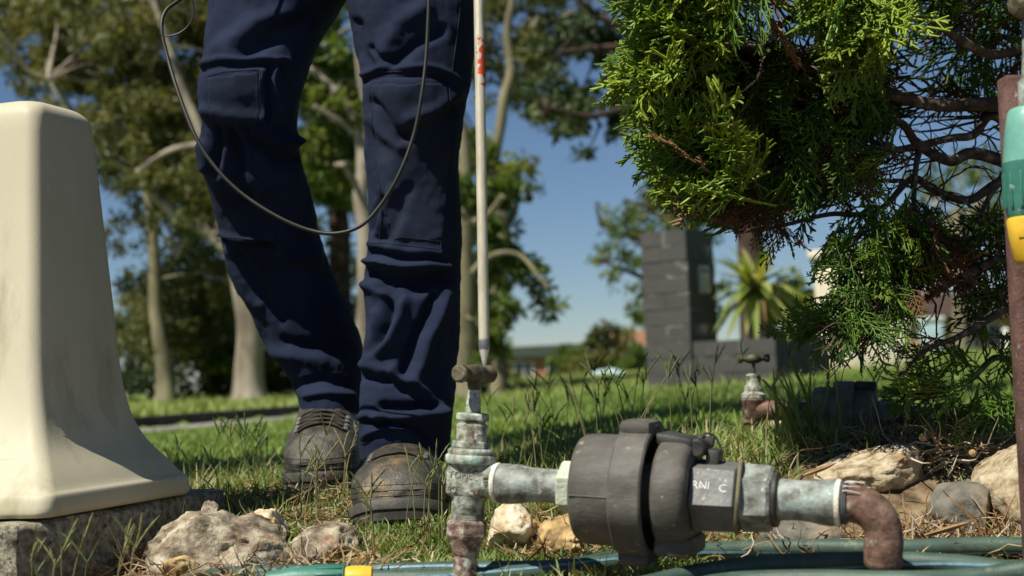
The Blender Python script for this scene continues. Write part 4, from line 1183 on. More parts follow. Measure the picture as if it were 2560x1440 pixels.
def water_meter():
    A = P(1165, 1203, 1.55); B = P(2105, 1258, 1.411)
    base = P(1162, 1440, DV); base[2] = 0
    t = thing('water_meter', 'weathered brass stop tap and black water meter on copper pipes in front', 'water meter', base)
    AX = norm(B - A)
    # ---- vertical tap: axis through these photo points
    T0 = P(1161, 1440, DV); T1 = P(1184, 1000, DV)
    TX = norm(T1 - T0)
    k = np.linalg.norm(T1 - T0) / 440.0           # metres per photo pixel along the axis
    sv = lambda y: (1440 - y) * k
    rv = lambda w: m(w / 2, DV)
    def vl(name, segs, mat, n=40, rot=0, par=t, angle=40, off=0.0):
        mb = MB(); mb.add(*lathe([(sv(y), rv(w)) for y, w in segs], T0 + AX * off, TX, n, rot)); return mb.build(name, mat, par, angle=angle)
    vl('riser_pipe', [(1520, 58), (1388, 58), (1386, 62)], MAT['copper_white'])
    vl('nut_tail', [(1388, 60), (1384, 66), (1366, 72), (1350, 84), (1346, 86)], MAT['copper_white'])
    vl('coupling_nut', [(1348, 86), (1345, 98), (1338, 106), (1308, 106), (1302, 98), (1300, 84)], MAT['copper_white'], 6, .4, angle=25)
    th = []
    for q in range(5):
        y = 1302 - q * 4.0; th += [(y, 76), (y - 2, 82)]
    vl('thread', [(1304, 74)] + th + [(1283, 74)], MAT['patina'])
    vl('inlet_neck', [(1284, 78), (1281, 83), (1250, 84), (1244, 88), (1240, 90)], MAT['patina'])
    # tee body: rounded block blended with the branch, one continuous casting
    cB = T0 + TX * sv(1200)
    hh = k * 43
    ax = np.stack([AX - TX * np.dot(AX, TX), np.cross(TX, AX), TX]); ax = np.stack([norm(a) for a in ax])
    branch0 = cB
    sB = lambda px: None
    me = remeshed([box(cB - ax[0] * .001, rv(94), rv(88), hh, ax, .006),
                   lathe([(0, rv(80)), (rv(150), rv(86)), (rv(168), rv(90))], cB, AX, 40),
                   lathe([(sv(1160), rv(106)), (sv(1150), rv(112)), (sv(1146), rv(112))], T0, TX, 40)], .0016, 3)
    V, N = mesh_np(me)
    V = V + N * np.array([[.0004 * fbm(p, 300)] for p in V])
    me.vertices.foreach_set('co', (V - np.array(t.location)).astype(np.float32).ravel()); me.update()
    me.materials.clear(); body = link('valve_body', me, MAT['patina'], t)
    vl('flange_ring', [(1161, 112), (1159, 122), (1154, 126), (1142, 126), (1138, 120), (1136, 112)], MAT['patina'])
    vl('washer_ring', [(1137, 108), (1135, 113), (1130, 115), (1126, 113), (1121, 100)], MAT['patina'])
    vl('bonnet_nut', [(1123, 84), (1121, 92), (1118, 97), (1106, 97), (1103, 88)], MAT['patina'], 6, .2, angle=25)
    vl('bonnet', [(1104, 80), (1101, 78), (1096, 79), (1094, 77), (1066, 78), (1062, 76), (1060, 70)], MAT['patina'])
    vl('bonnet_thread', [(1062, 62), (1059, 66), (1057, 62), (1055, 66), (1053, 60)], MAT['patina'])
    vl('packing_nut', [(1054, 66), (1052, 78), (1049, 82), (1037, 82), (1033, 74), (1032, 40)], MAT['patina'], 6, .1, angle=25)
    vl('stem', [(1034, 40), (1020, 39), (1018, 36), (1010, 38), (1005, 35), (985, 32), (965, 26), (945, 24), (930, 24)], MAT['patina'])
    # tee handle pointing at the viewer's left
    hc = T0 + TX * sv(934)
    hd = norm(np.array([-.50, -.86, .03]))
    Lh = .034; e = rv(46)
    mb = MB()
    mb.add(*lathe([(-Lh, e * .7), (-Lh + .002, e * .95), (-Lh + .006, e), (-Lh + .009, e * .82), (-.016, e * .66), (-.012, e * .95), (0, e * 1.06), (.012, e * .95), (.016, e * .66),
                   (Lh - .009, e * .82), (Lh - .006, e), (Lh - .002, e * .97), (Lh, e * .75)], hc, hd, 28))
    mb.add(*lathe([(-.006, rv(26)), (.0, rv(34)), (.012, rv(40))], hc - TX * .014, TX, 24))
    mb.build('tap_handle', MAT['handle'], t)
    # embossed foundry letters
    fr = -np.cross(TX, AX); fr = norm(fr) * (1 if np.dot(fr, CAM - cB) > 0 else -1)
    f0 = cB + fr * (rv(88) + .0004)
    put_text('TOHE', .0105, .0005, f0 - AX * .003 + TX * .006, AX, TX, MAT['patina'], body, 'lettering')
    put_text('20', .0105, .0005, f0 - AX * .012 - TX * .010, AX, TX, MAT['patina'], body, 'lettering')
    put_text('18', .0105, .0018, cB + AX * .026 + fr * rv(83) + TX * .002, TX * -1 + AX * .15, AX, MAT['patina'], body, 'lettering')

    # ---- horizontal line
    def s_at(px):
        lo, hi = -.1, .6
        for _ in range(50):
            mid = (lo + hi) / 2
            if proj((A + AX * mid)[None])[0][0] < px: lo = mid
            else: hi = mid
        return lo
    def hp(px, dia):                      # photo x on the axis, photo diameter -> (s, r)
        s = s_at(px); p = A + AX * s
        return (s, dia / 2 * (p - CAM) @ CF / FPX)
    def hl(name, segs, mat, n=48, rot=0, par=t, angle=40):
        mb = MB(); mb.add(*lathe([hp(x, w) for x, w in segs], A, AX, n, rot)); return mb.build(name, mat, par, angle=angle)
    o = hl('sealing_tape', [(1238, 84), (1239, 98), (1244, 102), (1249, 98), (1251, 84)], MAT['tape'])
    # flattened union pipe
    def pipe(name, segs, mat, par=t, dent=.03, seed=0):
        pr = spline([hp(x, w) for x, w in segs], 5)
        V, F = lathe([tuple(q) for q in pr], A, AX, 40)
        V = V + np.array([[.0012 * nz(p, 38, seed), .0012 * nz(p, 38, seed + 5), .0012 * nz(p, 38, seed + 9)] for p in V])
        mb = MB(); mb.add(V, F); return mb.build(name, mat, par, angle=70)
    pipe('union_pipe', [(1250, 92), (1256, 98), (1275, 99), (1300, 98), (1318, 90), (1345, 85), (1380, 84), (1412, 84)], MAT['pipe_grey'], seed=4)
    hl('inlet_nut', [(1402, 100), (1405, 122), (1411, 131), (1444, 133), (1452, 128), (1454, 90)], MAT['pale_green'], 6, .62, angle=25)
    # meter body: two drums with a raised clamp flange between
    hl('meter_body', [(1452, 150), (1454, 232), (1458, 256), (1468, 270), (1490, 276), (1570, 278), (1575, 250)], MAT['black_plastic'], 64)
    # clamp flange: faceted thick ring with hinge shoulders
    s0, r0 = hp(1560, 322); s1, _ = hp(1640, 322)
    side = np.array([0, 0, 1.0]); prof = []
    mb = MB()
    ang = np.linspace(0, 2 * math.pi, 96, endpoint=False)
    b1 = norm(np.array([0, 0, 1.0]) - AX * AX[2]); b2 = np.cross(AX, b1)
    rad = np.array([r0 * (1 + .055 * max(0, math.cos(a)) ** 10 + .05 * max(0, math.cos(a - math.pi)) ** 10) * (0.985 + .012 * math.cos(a * 10)) for a in ang])
    rings = []
    ri = hp(1600, 262)[1]
    for s, f in ((s0, .965), (s0 + .0022, 1.0), (s1 - .002, 1.0), (s1, .975)):
        rings.append(A + AX * s + (rad * f)[:, None] * (np.cos(ang)[:, None] * b1 + np.sin(ang)[:, None] * b2))
    for s, r in ((s1, r0 * .895), (s1 - .002, r0 * .88), (s1 - .026, r0 * .86), (s1 - .027, ri * .6), (s0 + .002, ri * .9), (s0, ri)):
        rings.append(A + AX * s + r * (np.cos(ang)[:, None] * b1 + np.sin(ang)[:, None] * b2))
    V = np.concatenate(rings); nr = len(rings)
    i, j = np.meshgrid(np.arange(nr), np.arange(96), indexing='ij')
    a = (i * 96 + j).ravel(); b = (i * 96 + (j + 1) % 96).ravel(); a2 = (((i + 1) % nr) * 96 + j).ravel(); b2_ = (((i + 1) % nr) * 96 + (j + 1) % 96).ravel()
    mb.add(V, [np.stack([a, b, b2_, a2], 1)])
    fl = mb.build('clamp_flange', MAT['black_plastic'], t, angle=32)
    # lower hinge block and upper shoulder of the clamp
    for sgn, nm in ((1, 'clamp_shoulder'), (-1, 'clamp_hinge')):
        c = A + AX * ((s0 + s1) / 2) + b1 * sgn * (r0 * .985)
        mb = MB(); mb.add(*box(c, (s1 - s0) / 2 * (1.0), r0 * .42 if sgn > 0 else r0 * .36, .0085, np.stack([AX, b2, b1]), .0065)); mb.build(nm, MAT['black_plastic'], t)
    put = A + AX * (s0 + .010) + b1 * (r0 * 1.0 + .0075)
    mb = MB(); mb.add(*lathe(bevprof(-.001, .001, .0022, .0004), put, b1, 10)); mb.build('screw', MAT['dark_plastic'], fl)
    hl('register_drum', [(1590, 150), (1654, 152), (1655, 250), (1660, 264), (1668, 269), (1700, 271), (1722, 268), (1734, 252), (1738, 226), (1739, 120)], MAT['black_plastic'], 64)
    # moulding line along the drum's front
    sg_ = -1 if np.dot(b2, CAM - A) < 0 else 1
    an_ = math.radians(92); rd_ = math.cos(an_) * b1 + sg_ * math.sin(an_) * b2
    mb = MB(); mb.add(*tube(np.array([A + AX * s_at(1462) + rd_ * hp(1470, 274)[1], A + AX * s_at(1500) + rd_ * hp(1500, 277)[1], A + AX * s_at(1566) + rd_ * hp(1566, 278.5)[1]]), .0008, 6)); mb.build('moulding_line', MAT['black_plastic'], t)
    # foot lug under the register drum
    c = A + AX * s_at(1700) - b1 * hp(1700, 250)[1]
    mb = MB(); mb.add(*box(c - b2 * .004, .020, .034, .010, np.stack([AX, b2, b1]), .005)); mb.build('drum_foot', MAT['black_plastic'], t)
    # lid with latch on top
    c = A + AX * s_at(1690) + b1 * (hp(1700, 268)[1] - .001) + (b2 if np.dot(b2, CAM - A) < 0 else -b2) * .006
    lid_ax = np.stack([norm(AX * .97 - b1 * .12), b2, norm(b1 + AX * .12)])
    mb = MB(); mb.add(*box(c, .020, .022, .0065, lid_ax, .004)); lid = mb.build('register_lid', MAT['dark_plastic'], t)
    c2 = c + AX * .023 - b1 * .006
    mb = MB(); mb.add(*lathe(bevprof(-.020, .020, .0095, .002), c2 + b2 * 0, b2, 20)); mb.build('hinge', MAT['dark_plastic'], lid)
    mb = MB(); mb.add(*box(c2 + AX * .015 - b1 * .010, .007, .012, .009, lid_ax, .003)); mb.add(*box(c2 + AX * .004 + b1 * .006 - b2 * .008, .009, .005, .005, lid_ax, .002)); mb.build('latch', MAT['dark_plastic'], lid)
    pts = spline([c2 + b1 * .006, c2 + b1 * .014 + AX * .004 - b2 * .004, c2 + b1 * .011 + AX * .013 - b2 * .010, c2 + AX * .020 - b1 * .002 - b2 * .012], 5)
    mb = MB(); mb.add(*tube(pts, .0012, 6)); mb.build('seal_wire', MAT['dark_plastic'], lid)
    # outlet block
    hl('outlet_body', [(1738, 168), (1742, 186), (1846, 180), (1850, 168)], MAT['steel_dark'], 6, .16, angle=25)
    so, ro = hp(1780, 150)
    fr2 = norm(CAM - (A + AX * so)); 
    # white marker scribble on the front flat
    nrm = norm(-b2 if np.dot(-b2, fr2) > 0 else b2)
    apo = hp(1790, 183)[1] * math.cos(math.pi / 6)
    a6 = None
    best = None
    ref = np.array([0, 0, 1.0]); e1 = norm(np.cross(AX, ref)); e2 = np.cross(AX, e1)
    for kk in range(6):
        an = .16 + math.pi / 6 + kk * math.pi / 3
        nn = math.cos(an) * e1 + math.sin(an) * e2
        if best is None or np.dot(nn, fr2) > np.dot(best, fr2): best = nn
    upv = np.cross(best, AX); upv = upv if upv[2] > 0 else -upv
    put_text('RNl', .0115, .0005, A + AX * s_at(1768) + best * (apo + .0004) + upv * .001, AX, upv, MAT['white_paint'], t, 'marking')
    put_text('C', .0115, .0005, A + AX * s_at(1822) + best * (apo - .0002) - upv * .001, AX, upv, MAT['white_paint'], t, 'marking')
    # perished rubber band washer
    mb = MB(); c = A + AX * s_at(1852)
    rb = hp(1850, 178)[1]
    aa = np.linspace(-.5, 4.6, 30)
    pts = [c + AX * (.004 * math.sin(a * 1.3)) + (math.cos(a) * b1 - math.sin(a) * (-b2 if np.dot(-b2, fr2) > 0 else b2) * -1) * rb for a in aa]
    mb.add(*tube(pts, .0022, 8)); mb.build('rubber_band', MAT['olive'], t)
    hl('outlet_nut', [(1852, 120), (1856, 158), (1862, 170), (1926, 166), (1934, 150), (1936, 110)], MAT['pipe_grey'], 6, .42, angle=25)
    hl('nut_collar', [(1932, 128), (1938, 140), (1946, 138), (1950, 110)], MAT['dark_plastic'], 36)
    pipe('outlet_pipe', [(1940, 104), (1960, 104), (2000, 102), (2030, 104), (2058, 112), (2078, 116), (2092, 114)], MAT['pipe_grey'], seed=14)
    hl('tape_wrap', [(2090, 104), (2092, 117), (2098, 119), (2103, 117), (2105, 104)], MAT['tape'])
    hl('thread_end', [(2103, 100), (2106, 108), (2109, 102), (2112, 109), (2115, 100), (2118, 108), (2121, 96)], MAT['steel_dark'])
    # torn tape ends
    mb = MB(); c = A + AX * s_at(2112)
    for q in range(7):
        a = rng.uniform(-.7, 1.7); d0 = math.cos(a) * b1 + math.sin(a) * (-b2 if np.dot(-b2, fr2) > 0 else b2)
        p0 = c + d0 * hp(2112, 108)[1]
        mb.add(*tube(spline([p0, p0 + AX * .006 + d0 * .001, p0 + AX * rng.uniform(.010, .022) + d0 * rng.uniform(0, .004) + b1 * rng.uniform(-.004, .003)], 4), np.linspace(.0014, .0005, 9), 5, flat=.4))
    mb.build('torn_tape', MAT['tape'], t)
    # copper elbow
    E0 = A + AX * s_at(2116); dE = (E0 - CAM) @ CF
    elb = [E0, P(2150, 1262, 1.405), P(2182, 1280, 1.400), P(2204, 1312, 1.398), P(2210, 1350, 1.398), P(2209, 1372, 1.398)]
    pts = spline(elb, 8)
    rr = np.array([m(47, 1.4)] * len(pts)); rr[:3] = m(46, 1.4)
    V, F = tube(pts, rr, 36); V = V + np.array([[.0005 * nz(p, 90, 2)] * 3 for p in V])
    mb = MB(); mb.add(V, F); el = mb.build('elbow', MAT['copper'], t, angle=60)
    S0 = P(2209, 1346, 1.398); S1 = P(2207, 1440, 1.398); SX = norm(S1 - S0); kk = np.linalg.norm(S1 - S0) / 94
    mb = MB(); mb.add(*lathe([(0, m(43, 1.4)), (kk * 1, m(47, 1.4)), (kk * 4, m(47.5, 1.4)), (kk * 62, m(47, 1.4)), (kk * 70, m(44, 1.4)), (kk * 78, m(38, 1.4)), (kk * 82, m(34, 1.4))], S0, SX, 36)); mb.build('elbow_socket', MAT['copper'], t)
    mb = MB(); mb.add(*lathe([(kk * 80, m(34, 1.4)), (kk * 200, m(34, 1.4))], S0, SX, 36)); mb.build('outlet_riser', MAT['copper'], t)
    return t
water_meter()

# second tap and meter further back in the bed
def second_meter():
    d = 2.42
    base = P(1893, 1110, d); base[2] = float(G(base[0], base[1]))
    t = thing('water_meter', 'smaller second meter with reddish stop tap in the grass behind', 'water meter', base)
    T0 = P(1882, 1110, d); T1 = P(1884, 900, d); TX = norm(T1 - T0); k = np.linalg.norm(T1 - T0) / 210
    sv = lambda y: (1110 - y) * k; rv = lambda w: m(w / 2, d)
    def vl(name, segs, mat, n=28, rot=0, angle=40):
        mb = MB(); mb.add(*lathe([(sv(y), rv(w)) for y, w in segs], T0, TX, n, rot)); return mb.build(name, mat, t, angle=angle)
    vl('riser_pipe', [(1135, 34), (1060, 34), (1055, 38)], MAT['copper'])
    vl('coupling_nut', [(1058, 40), (1056, 52), (1046, 54), (1044, 50)], MAT['copper'], 6, .3, 25)
    vl('valve_body', [(1046, 50), (1042, 54), (1012, 54), (1008, 58), (1000, 62), (996, 58)], MAT['copper'])
    vl('flange_ring', [(997, 52), (995, 60), (986, 60), (982, 50), (978, 44)], MAT['patina'])
    vl('bonnet', [(980, 44), (976, 46), (966, 42), (962, 36), (944, 35), (940, 38), (936, 34), (934, 20)], MAT['patina'])
    vl('stem', [(936, 9), (905, 8), (896, 8)], MAT['dark_plastic'])
    hc = T0 + TX * sv(897); hd = norm(np.array([1, .12, .01])); e = rv(20)
    mb = MB(); mb.add(*lathe([(-m(42, d), e * .5), (-m(40, d), e * .95), (-m(33, d), e), (-m(28, d), e * .6), (-m(22, d), e * .65), (-m(12, d), e * 1.15), (0, e * 1.3), (m(12, d), e * 1.15), (m(20, d), e * .7),
                              (m(28, d), e * .7), (m(32, d), e * 1.05), (m(39, d), e), (m(41, d), e * .5)], hc, hd, 20)); mb.build('tap_handle', MAT['handle'], t)
    A = P(1885, 1024, d); B = P(2280, 1040, d - .08); AX = norm(B - A)
    def hl(name, segs, mat, n=40, rot=0, angle=40):
        L = np.linalg.norm(B - A) / 395
        mb = MB(); mb.add(*lathe([((x - 1885) * L, rv(w)) for x, w in segs], A, AX, n, rot)); return mb.build(name, mat, t, angle=angle)
    hl('inlet_pipe', [(1885, 50), (1960, 50), (1990, 48)], MAT['copper'])
    hl('inlet_nut', [(1978, 44), (1981, 62), (2002, 62), (2006, 44)], MAT['dark_plastic'], 6, .2, 25)
    hl('union', [(2004, 48), (2040, 52)], MAT['copper'])
    hl('meter_body', [(2034, 80), (2038, 118), (2050, 126), (2090, 126)], MAT['lightened_plastic'])
    hl('clamp_flange', [(2086, 120), (2088, 154), (2092, 158), (2136, 158), (2140, 150), (2141, 120)], MAT['lightened_plastic'], 40, 0, 30)
    hl('register_drum', [(2140, 124), (2180, 124), (2192, 112), (2196, 80)], MAT['lightened_plastic'])
    c = A + AX * (np.linalg.norm(B - A) / 395 * (2172 - 1885)) + np.array([0, 0, rv(136)])
    mb = MB(); mb.add(*box(c, m(26, d), m(20, d), m(12, d), np.stack([AX, np.cross((0, 0, 1), AX), np.cross(AX, np.cross((0, 0, 1), AX))]), .003)); mb.build('register_lid', MAT['dark_plastic'], t)
    hl('outlet_nut', [(2194, 50), (2198, 70), (2236, 70), (2240, 50)], MAT['steel_dark'], 6, .3, 25)
    hl('outlet_pipe', [(2236, 44), (2290, 44)], MAT['copper'])
    E = A + AX * (np.linalg.norm(B - A) / 395 * (2285 - 1885))
    mb = MB(); mb.add(*tube(spline([E - AX * .01, E + AX * .008, E + AX * .014 - np.array([0, 0, .014]), E + AX * .015 - np.array([0, 0, .07])], 6), rv(50), 20)); mb.build('elbow', MAT['copper'], t)
second_meter()

#@SECTION_HOSE
# ------------------------------------------------------------------ hose, fittings, stake
def hose():
    R = .0098
    g = lambda px, py, d, lift=0.0: (lambda q: np.array([q[0], q[1], max(q[2], .004 + R) if lift == 0 else q[2]]))(P(px, py, d))
    base = P(1900, 1400, 1.5); base[2] = 0
    t = thing('garden_hose', 'dark green garden hose with blue stripe coiled on the ground in front', 'hose', base)
    def gp(x, y, z): return np.array([x, y, z])
    # one continuous hose lying in loops; world ground coordinates (x, y, height)
    def gx(px, py, z):      # photo point at height z
        v = CF + CR * ((px - 1280) / FPX) + CU * ((720 - py) / FPX)
        s = (z - CAM[2]) / v[2]
        return CAM + v * s
    z0 = R - .024
    pl = [gx(925, 1448, z0), gx(1080, 1446, z0), gx(1300, 1434, z0), gx(1480, 1414, z0 + .002), gx(1640, 1392, z0 + .004), gx(1800, 1376, z0 + .006), gx(2000, 1369, z0 + .006), gx(2250, 1370, z0 + .004), gx(2480, 1364, z0 + .003),
          gx(2720, 1372, z0), gx(2900, 1400, z0), gx(2960, 1440, z0), gx(2800, 1470, z0), gx(2600, 1440, z0 + .004), gx(2480, 1420, z0 + .008), gx(2300, 1404, z0 + .010), gx(2100, 1404, z0 + .012), gx(1900, 1412, z0 + .010), gx(1740, 1434, z0 + .006), gx(1600, 1466, z0 + .002),
          gx(1450, 1500, z0), gx(1300, 1520, z0), gx(1250, 1560, z0), gx(1400, 1580, z0), gx(1650, 1500, z0), gx(1800, 1458, z0), gx(2000, 1448, z0 + .002), gx(2250, 1452, z0 + .003), gx(2420, 1446, z0 + .003), gx(2560, 1425, z0 + .010), gx(2700, 1400, z0 + .022), gx(2860, 1385, z0 + .016),
          gx(3000, 1420, z0), gx(2950, 1520, z0), gx(2500, 1560, z0), gx(2000, 1560, z0), gx(1500, 1620, z0), gx(900, 1600, z0), gx(520, 1500, z0), gx(480, 1452, z0), gx(620, 1436, z0), gx(800, 1432, z0), gx(1000, 1428, z0), gx(1150, 1424, z0), gx(1400, 1420, z0 + .001), gx(1560, 1390, z0 - .002)]
    pts = spline(pl, 14)
    V, F = tube(pts, R, 16)
    mb = MB(); mb.add(V, F); h = mb.build('tube', MAT['hose'], t, angle=80)
    # blue stripe bands proud of the wall, front-lower side
    tan = np.gradient(pts, axis=0); tan /= np.linalg.norm(tan, axis=1)[:, None]
    tow = CAM - pts; tow -= tan * np.sum(tow * tan, 1)[:, None]; tow /= np.linalg.norm(tow, axis=1)[:, None]
    upn = np.cross(tan, tow)
    upn *= np.sign(upn[:, 2:3] + 1e-9)
    rows = []
    offs = 0.75 * np.sin(np.arange(len(pts)) * .045)
    for a in (-.36, -.22, -.08):
        an = a + offs
        rows.append(pts + (R + .0004) * (np.cos(an)[:, None] * tow + np.sin(an)[:, None] * upn))
    V = np.stack(rows, 1).reshape(-1, 3); n = len(pts)
    F = np.array([[i * 3 + j, i * 3 + j + 1, i * 3 + j + 4, i * 3 + j + 3] for i in range(n - 1) for j in range(2)])
    mb = MB(); mb.add(V, [F]); mb.build('stripe', MAT['hose_stripe'], h, fix=False, angle=None)
    # snap fitting on the hose end
    E = pl[0]; D = norm(gx(700, 1452, z0 + .003) - E)
    t2 = thing('hose_connector', 'teal and yellow hose connector lying at the bottom left of the hose', 'hose connector', E)
    mb = MB(); mb.add(*lathe([(-.004, .0100), (-.002, .0138), (.006, .0150), (.020, .0150), (.026, .0138), (.028, .0120)], E, D, 32)); mb.build('collar', MAT['yellow'], t2)
    V, F = lathe([(.026, .0128), (.028, .0158), (.060, .0165), (.072, .0155), (.084, .0150), (.098, .0118), (.112, .0105), (.114, .0080)], E, D, 32)
    mb = MB(); mb.add(V, F); mb.build('body', MAT['teal'], t2)
    for q in range(12):
        a = q * math.pi / 6; u = norm(np.cross(D, (0, 0, 1.0))); w = np.cross(D, u)
        c = E + D * .044 + (math.cos(a) * u + math.sin(a) * w) * .0160
        mb = MB(); mb.add(*box(c, .014, .0014, .0012, np.stack([D, np.cross(D, math.cos(a) * u + math.sin(a) * w), math.cos(a) * u + math.sin(a) * w]), .0005)); mb.build('grip_rib', MAT['teal'], t2)
hose()

def stake():
    d = 1.47
    b0 = P(2592, 1180, d + .06); b1 = P(2538, 192, d + .06)
    t = thing('stake', 'leaning brown painted timber stake at the right edge', 'stake', b0)
    X = norm(b1 - b0); side = norm(np.cross(X, CF)) * -1; dep = np.cross(side, X)
    L = np.linalg.norm(b1 - b0)
    V, F = box((b0 + b1) / 2 - X * .05, m(40, d), m(34, d), L / 2 + .05, np.stack([side if side[0] > 0 else -side, dep, X]), .004)
    mb = MB(); mb.add(V, F); mb.build('shaft', MAT['post_brown'], t)
    # tap pipe strapped to the stake with snap fitting
    p0 = P(2582, -60, d); p1 = P(2582, 290, d); 
    t2 = thing('garden_tap', 'green weathered tap pipe above the teal hose fitting', 'tap', p1)
    mb = MB(); mb.add(*lathe([(0, m(26, d)), (.004, m(36, d)), (.036, m(36, d)), (.040, m(28, d)), (.060, m(26, d)), (np.linalg.norm(p0 - p1), m(26, d))], p1, p0 - p1, 28)); mb.build('spout', MAT['pipe_grey'], t2)
    mb = MB(); kc = P(2566, 8, d - .01); mb.add(*lathe([(-.017, .004), (-.016, .010), (-.010, .015), (0, .017), (.010, .015), (.016, .010), (.017, .004)], kc, (1, .2, .1), 24)); mb.build('knob', MAT['handle'], t2)
    f0 = P(2577, 268, d); f1 = P(2590, 548, d); f2 = P(2594, 660, d)
    t3 = thing('hose_connector', 'upright teal hose connector with yellow collar hanging on the stake', 'hose connector', f2)
    D = norm(f1 - f0); k = np.linalg.norm(f1 - f0) / 280
    def L_(name, segs, mat, n=36):
        mb = MB(); mb.add(*lathe([(s * k, m(r, d)) for s, r in segs], f0, D, n)); return mb.build(name, mat, t3)
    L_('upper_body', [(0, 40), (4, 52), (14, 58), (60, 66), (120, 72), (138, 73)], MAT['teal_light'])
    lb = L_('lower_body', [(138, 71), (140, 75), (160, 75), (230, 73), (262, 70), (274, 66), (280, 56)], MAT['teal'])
    L_('collar', [(272, 58), (276, 68), (284, 71), (330, 66), (380, 58), (388, 52), (390, 40)], MAT['yellow'])
    u = norm(np.cross(D, CF)); w = np.cross(D, u); w = w if np.dot(w, CF) < 0 else -w
    u = u if u[0] < 0 else -u
    for q in range(16):
        a = q * 2 * math.pi / 16; rdir = math.cos(a) * u + math.sin(a) * w
        c = f0 + D * k * 208 + rdir * m(73.5, d)
        mb = MB(); mb.add(*box(c, k * 44, m(4, d), m(3, d), np.stack([D, np.cross(D, rdir), rdir]), .0006)); mb.build('grip_rib', MAT['teal'], t3)
    for a in (.7, 2.0):
        rdir = math.cos(a) * u + math.sin(a) * w
        c = f0 + D * k * 312 + rdir * m(66, d)
        mb = MB(); mb.add(*box(c, k * 16, m(11, d), m(3.5, d), np.stack([D, np.cross(D, rdir), rdir]), .0008)); mb.build('collar_tab', MAT['yellow'], t3)
    # hose tail below the collar
    pts = spline([f0 + D * k * 380, f0 + D * k * 480 + np.array([.002, 0, 0]), f0 + D * k * 700 + np.array([.012, .0, 0]), f0 + D * k * 1000 + np.array([.05, .0, .0])], 8)
    mb = MB(); mb.add(*tube(pts, m(24, d), 16)); mb.build('hose_tail', MAT['hose'], t3)
stake()

#@SECTION_ROD
# ------------------------------------------------------------------ listening rod and its cable
ROD_TOP = None
def rod():
    b = P(1211, 918, 1.535); q1 = P(1197, 0, 1.60)
    D = norm(q1 - b); k = np.linalg.norm(q1 - b) / 918
    t = thing('listening_rod', 'pale metal listening rod with worn red paint standing on the front tap handle', 'rod', b)
    s = lambda y: (918 - y) * k
    mb = MB(); mb.add(*lathe([(0, .0007), (s(916), .0016), (s(900), .0030), (s(878), .0054)], b, D, 28)); mb.build('tip', MAT['chrome'], t)
    mb = MB(); mb.add(*lathe([(s(878), .0053), (s(876), .0059), (s(858), .0060), (s(855), .0059)], b, D, 28)); mb.build('collar', MAT['collar'], t)
    ss = np.concatenate([[s(855), s(853)], np.linspace(s(850), s(-60), 120), [1.42]])
    V, F = lathe([(q, .0054 if i == 0 else .0058) for i, q in enumerate(ss)], b, D, 28)
    h = (V - b) @ D; yy = 918 - h / k
    mask = np.exp(-((yy - 170) / 78.0) ** 2)
    rel = V - b - h[:, None] * D
    right = rel @ CR / .0058
    mb = MB(); mb.add(V, F, np.clip(mask * (.47 + .20 * right + .08 * np.sin(yy * .2)), 0, 1)); mb.build('shaft', MAT['rod'], t, angle=60)
    mb = MB(); mb.add(*lathe([(1.42, .006), (1.425, .016), (1.48, .018), (1.485, .010)], b, D, 24)); mb.build('head_cap', MAT['dark_plastic'], t)
    return b + D * 1.2, b + D * 1.45
ROD_G, ROD_T = rod()
def cable():
    d = 1.90
    pl = [(1078, -260), (1075, -120), (1072, 0), (1066, 130), (1055, 230), (1035, 335), (1000, 430), (955, 508), (905, 562), (845, 583), (780, 577), (700, 545), (610, 488), (540, 420), (488, 340), (445, 230), (418, 140), (404, 70), (414, 28), (445, 2), (500, -40), (560, -120), (600, -260)]
    dd = [1.94, 1.93, 1.92, 1.91, 1.90, 1.895, 1.89, 1.89, 1.89, 1.89, 1.895, 1.90, 1.91, 1.92, 1.93, 1.95, 1.97, 1.98, 1.99, 2.0, 2.02, 2.04, 2.06]
    pts = spline([P(x, y, q) for (x, y), q in zip(pl, dd)], 10)
    mb = MB(); mb.add(*tube(pts, .0027, 12)); o = mb.build('cable', MAT['cable'])
    tag(o, 'thick dark cable hanging in a loop in front of the trousers', 'cable')
    pl = [(478, -60), (482, 0), (484, 35), (470, 65), (445, 84), (415, 90), (398, 84)]
    pts = spline([P(x, y, 1.96) for x, y in pl], 10)
    mb = MB(); mb.add(*tube(pts, .0011, 8)); o = mb.build('cable', MAT['cable'])
    tag(o, 'thin wire curling at the top left of the thick cable', 'cable')
cable()

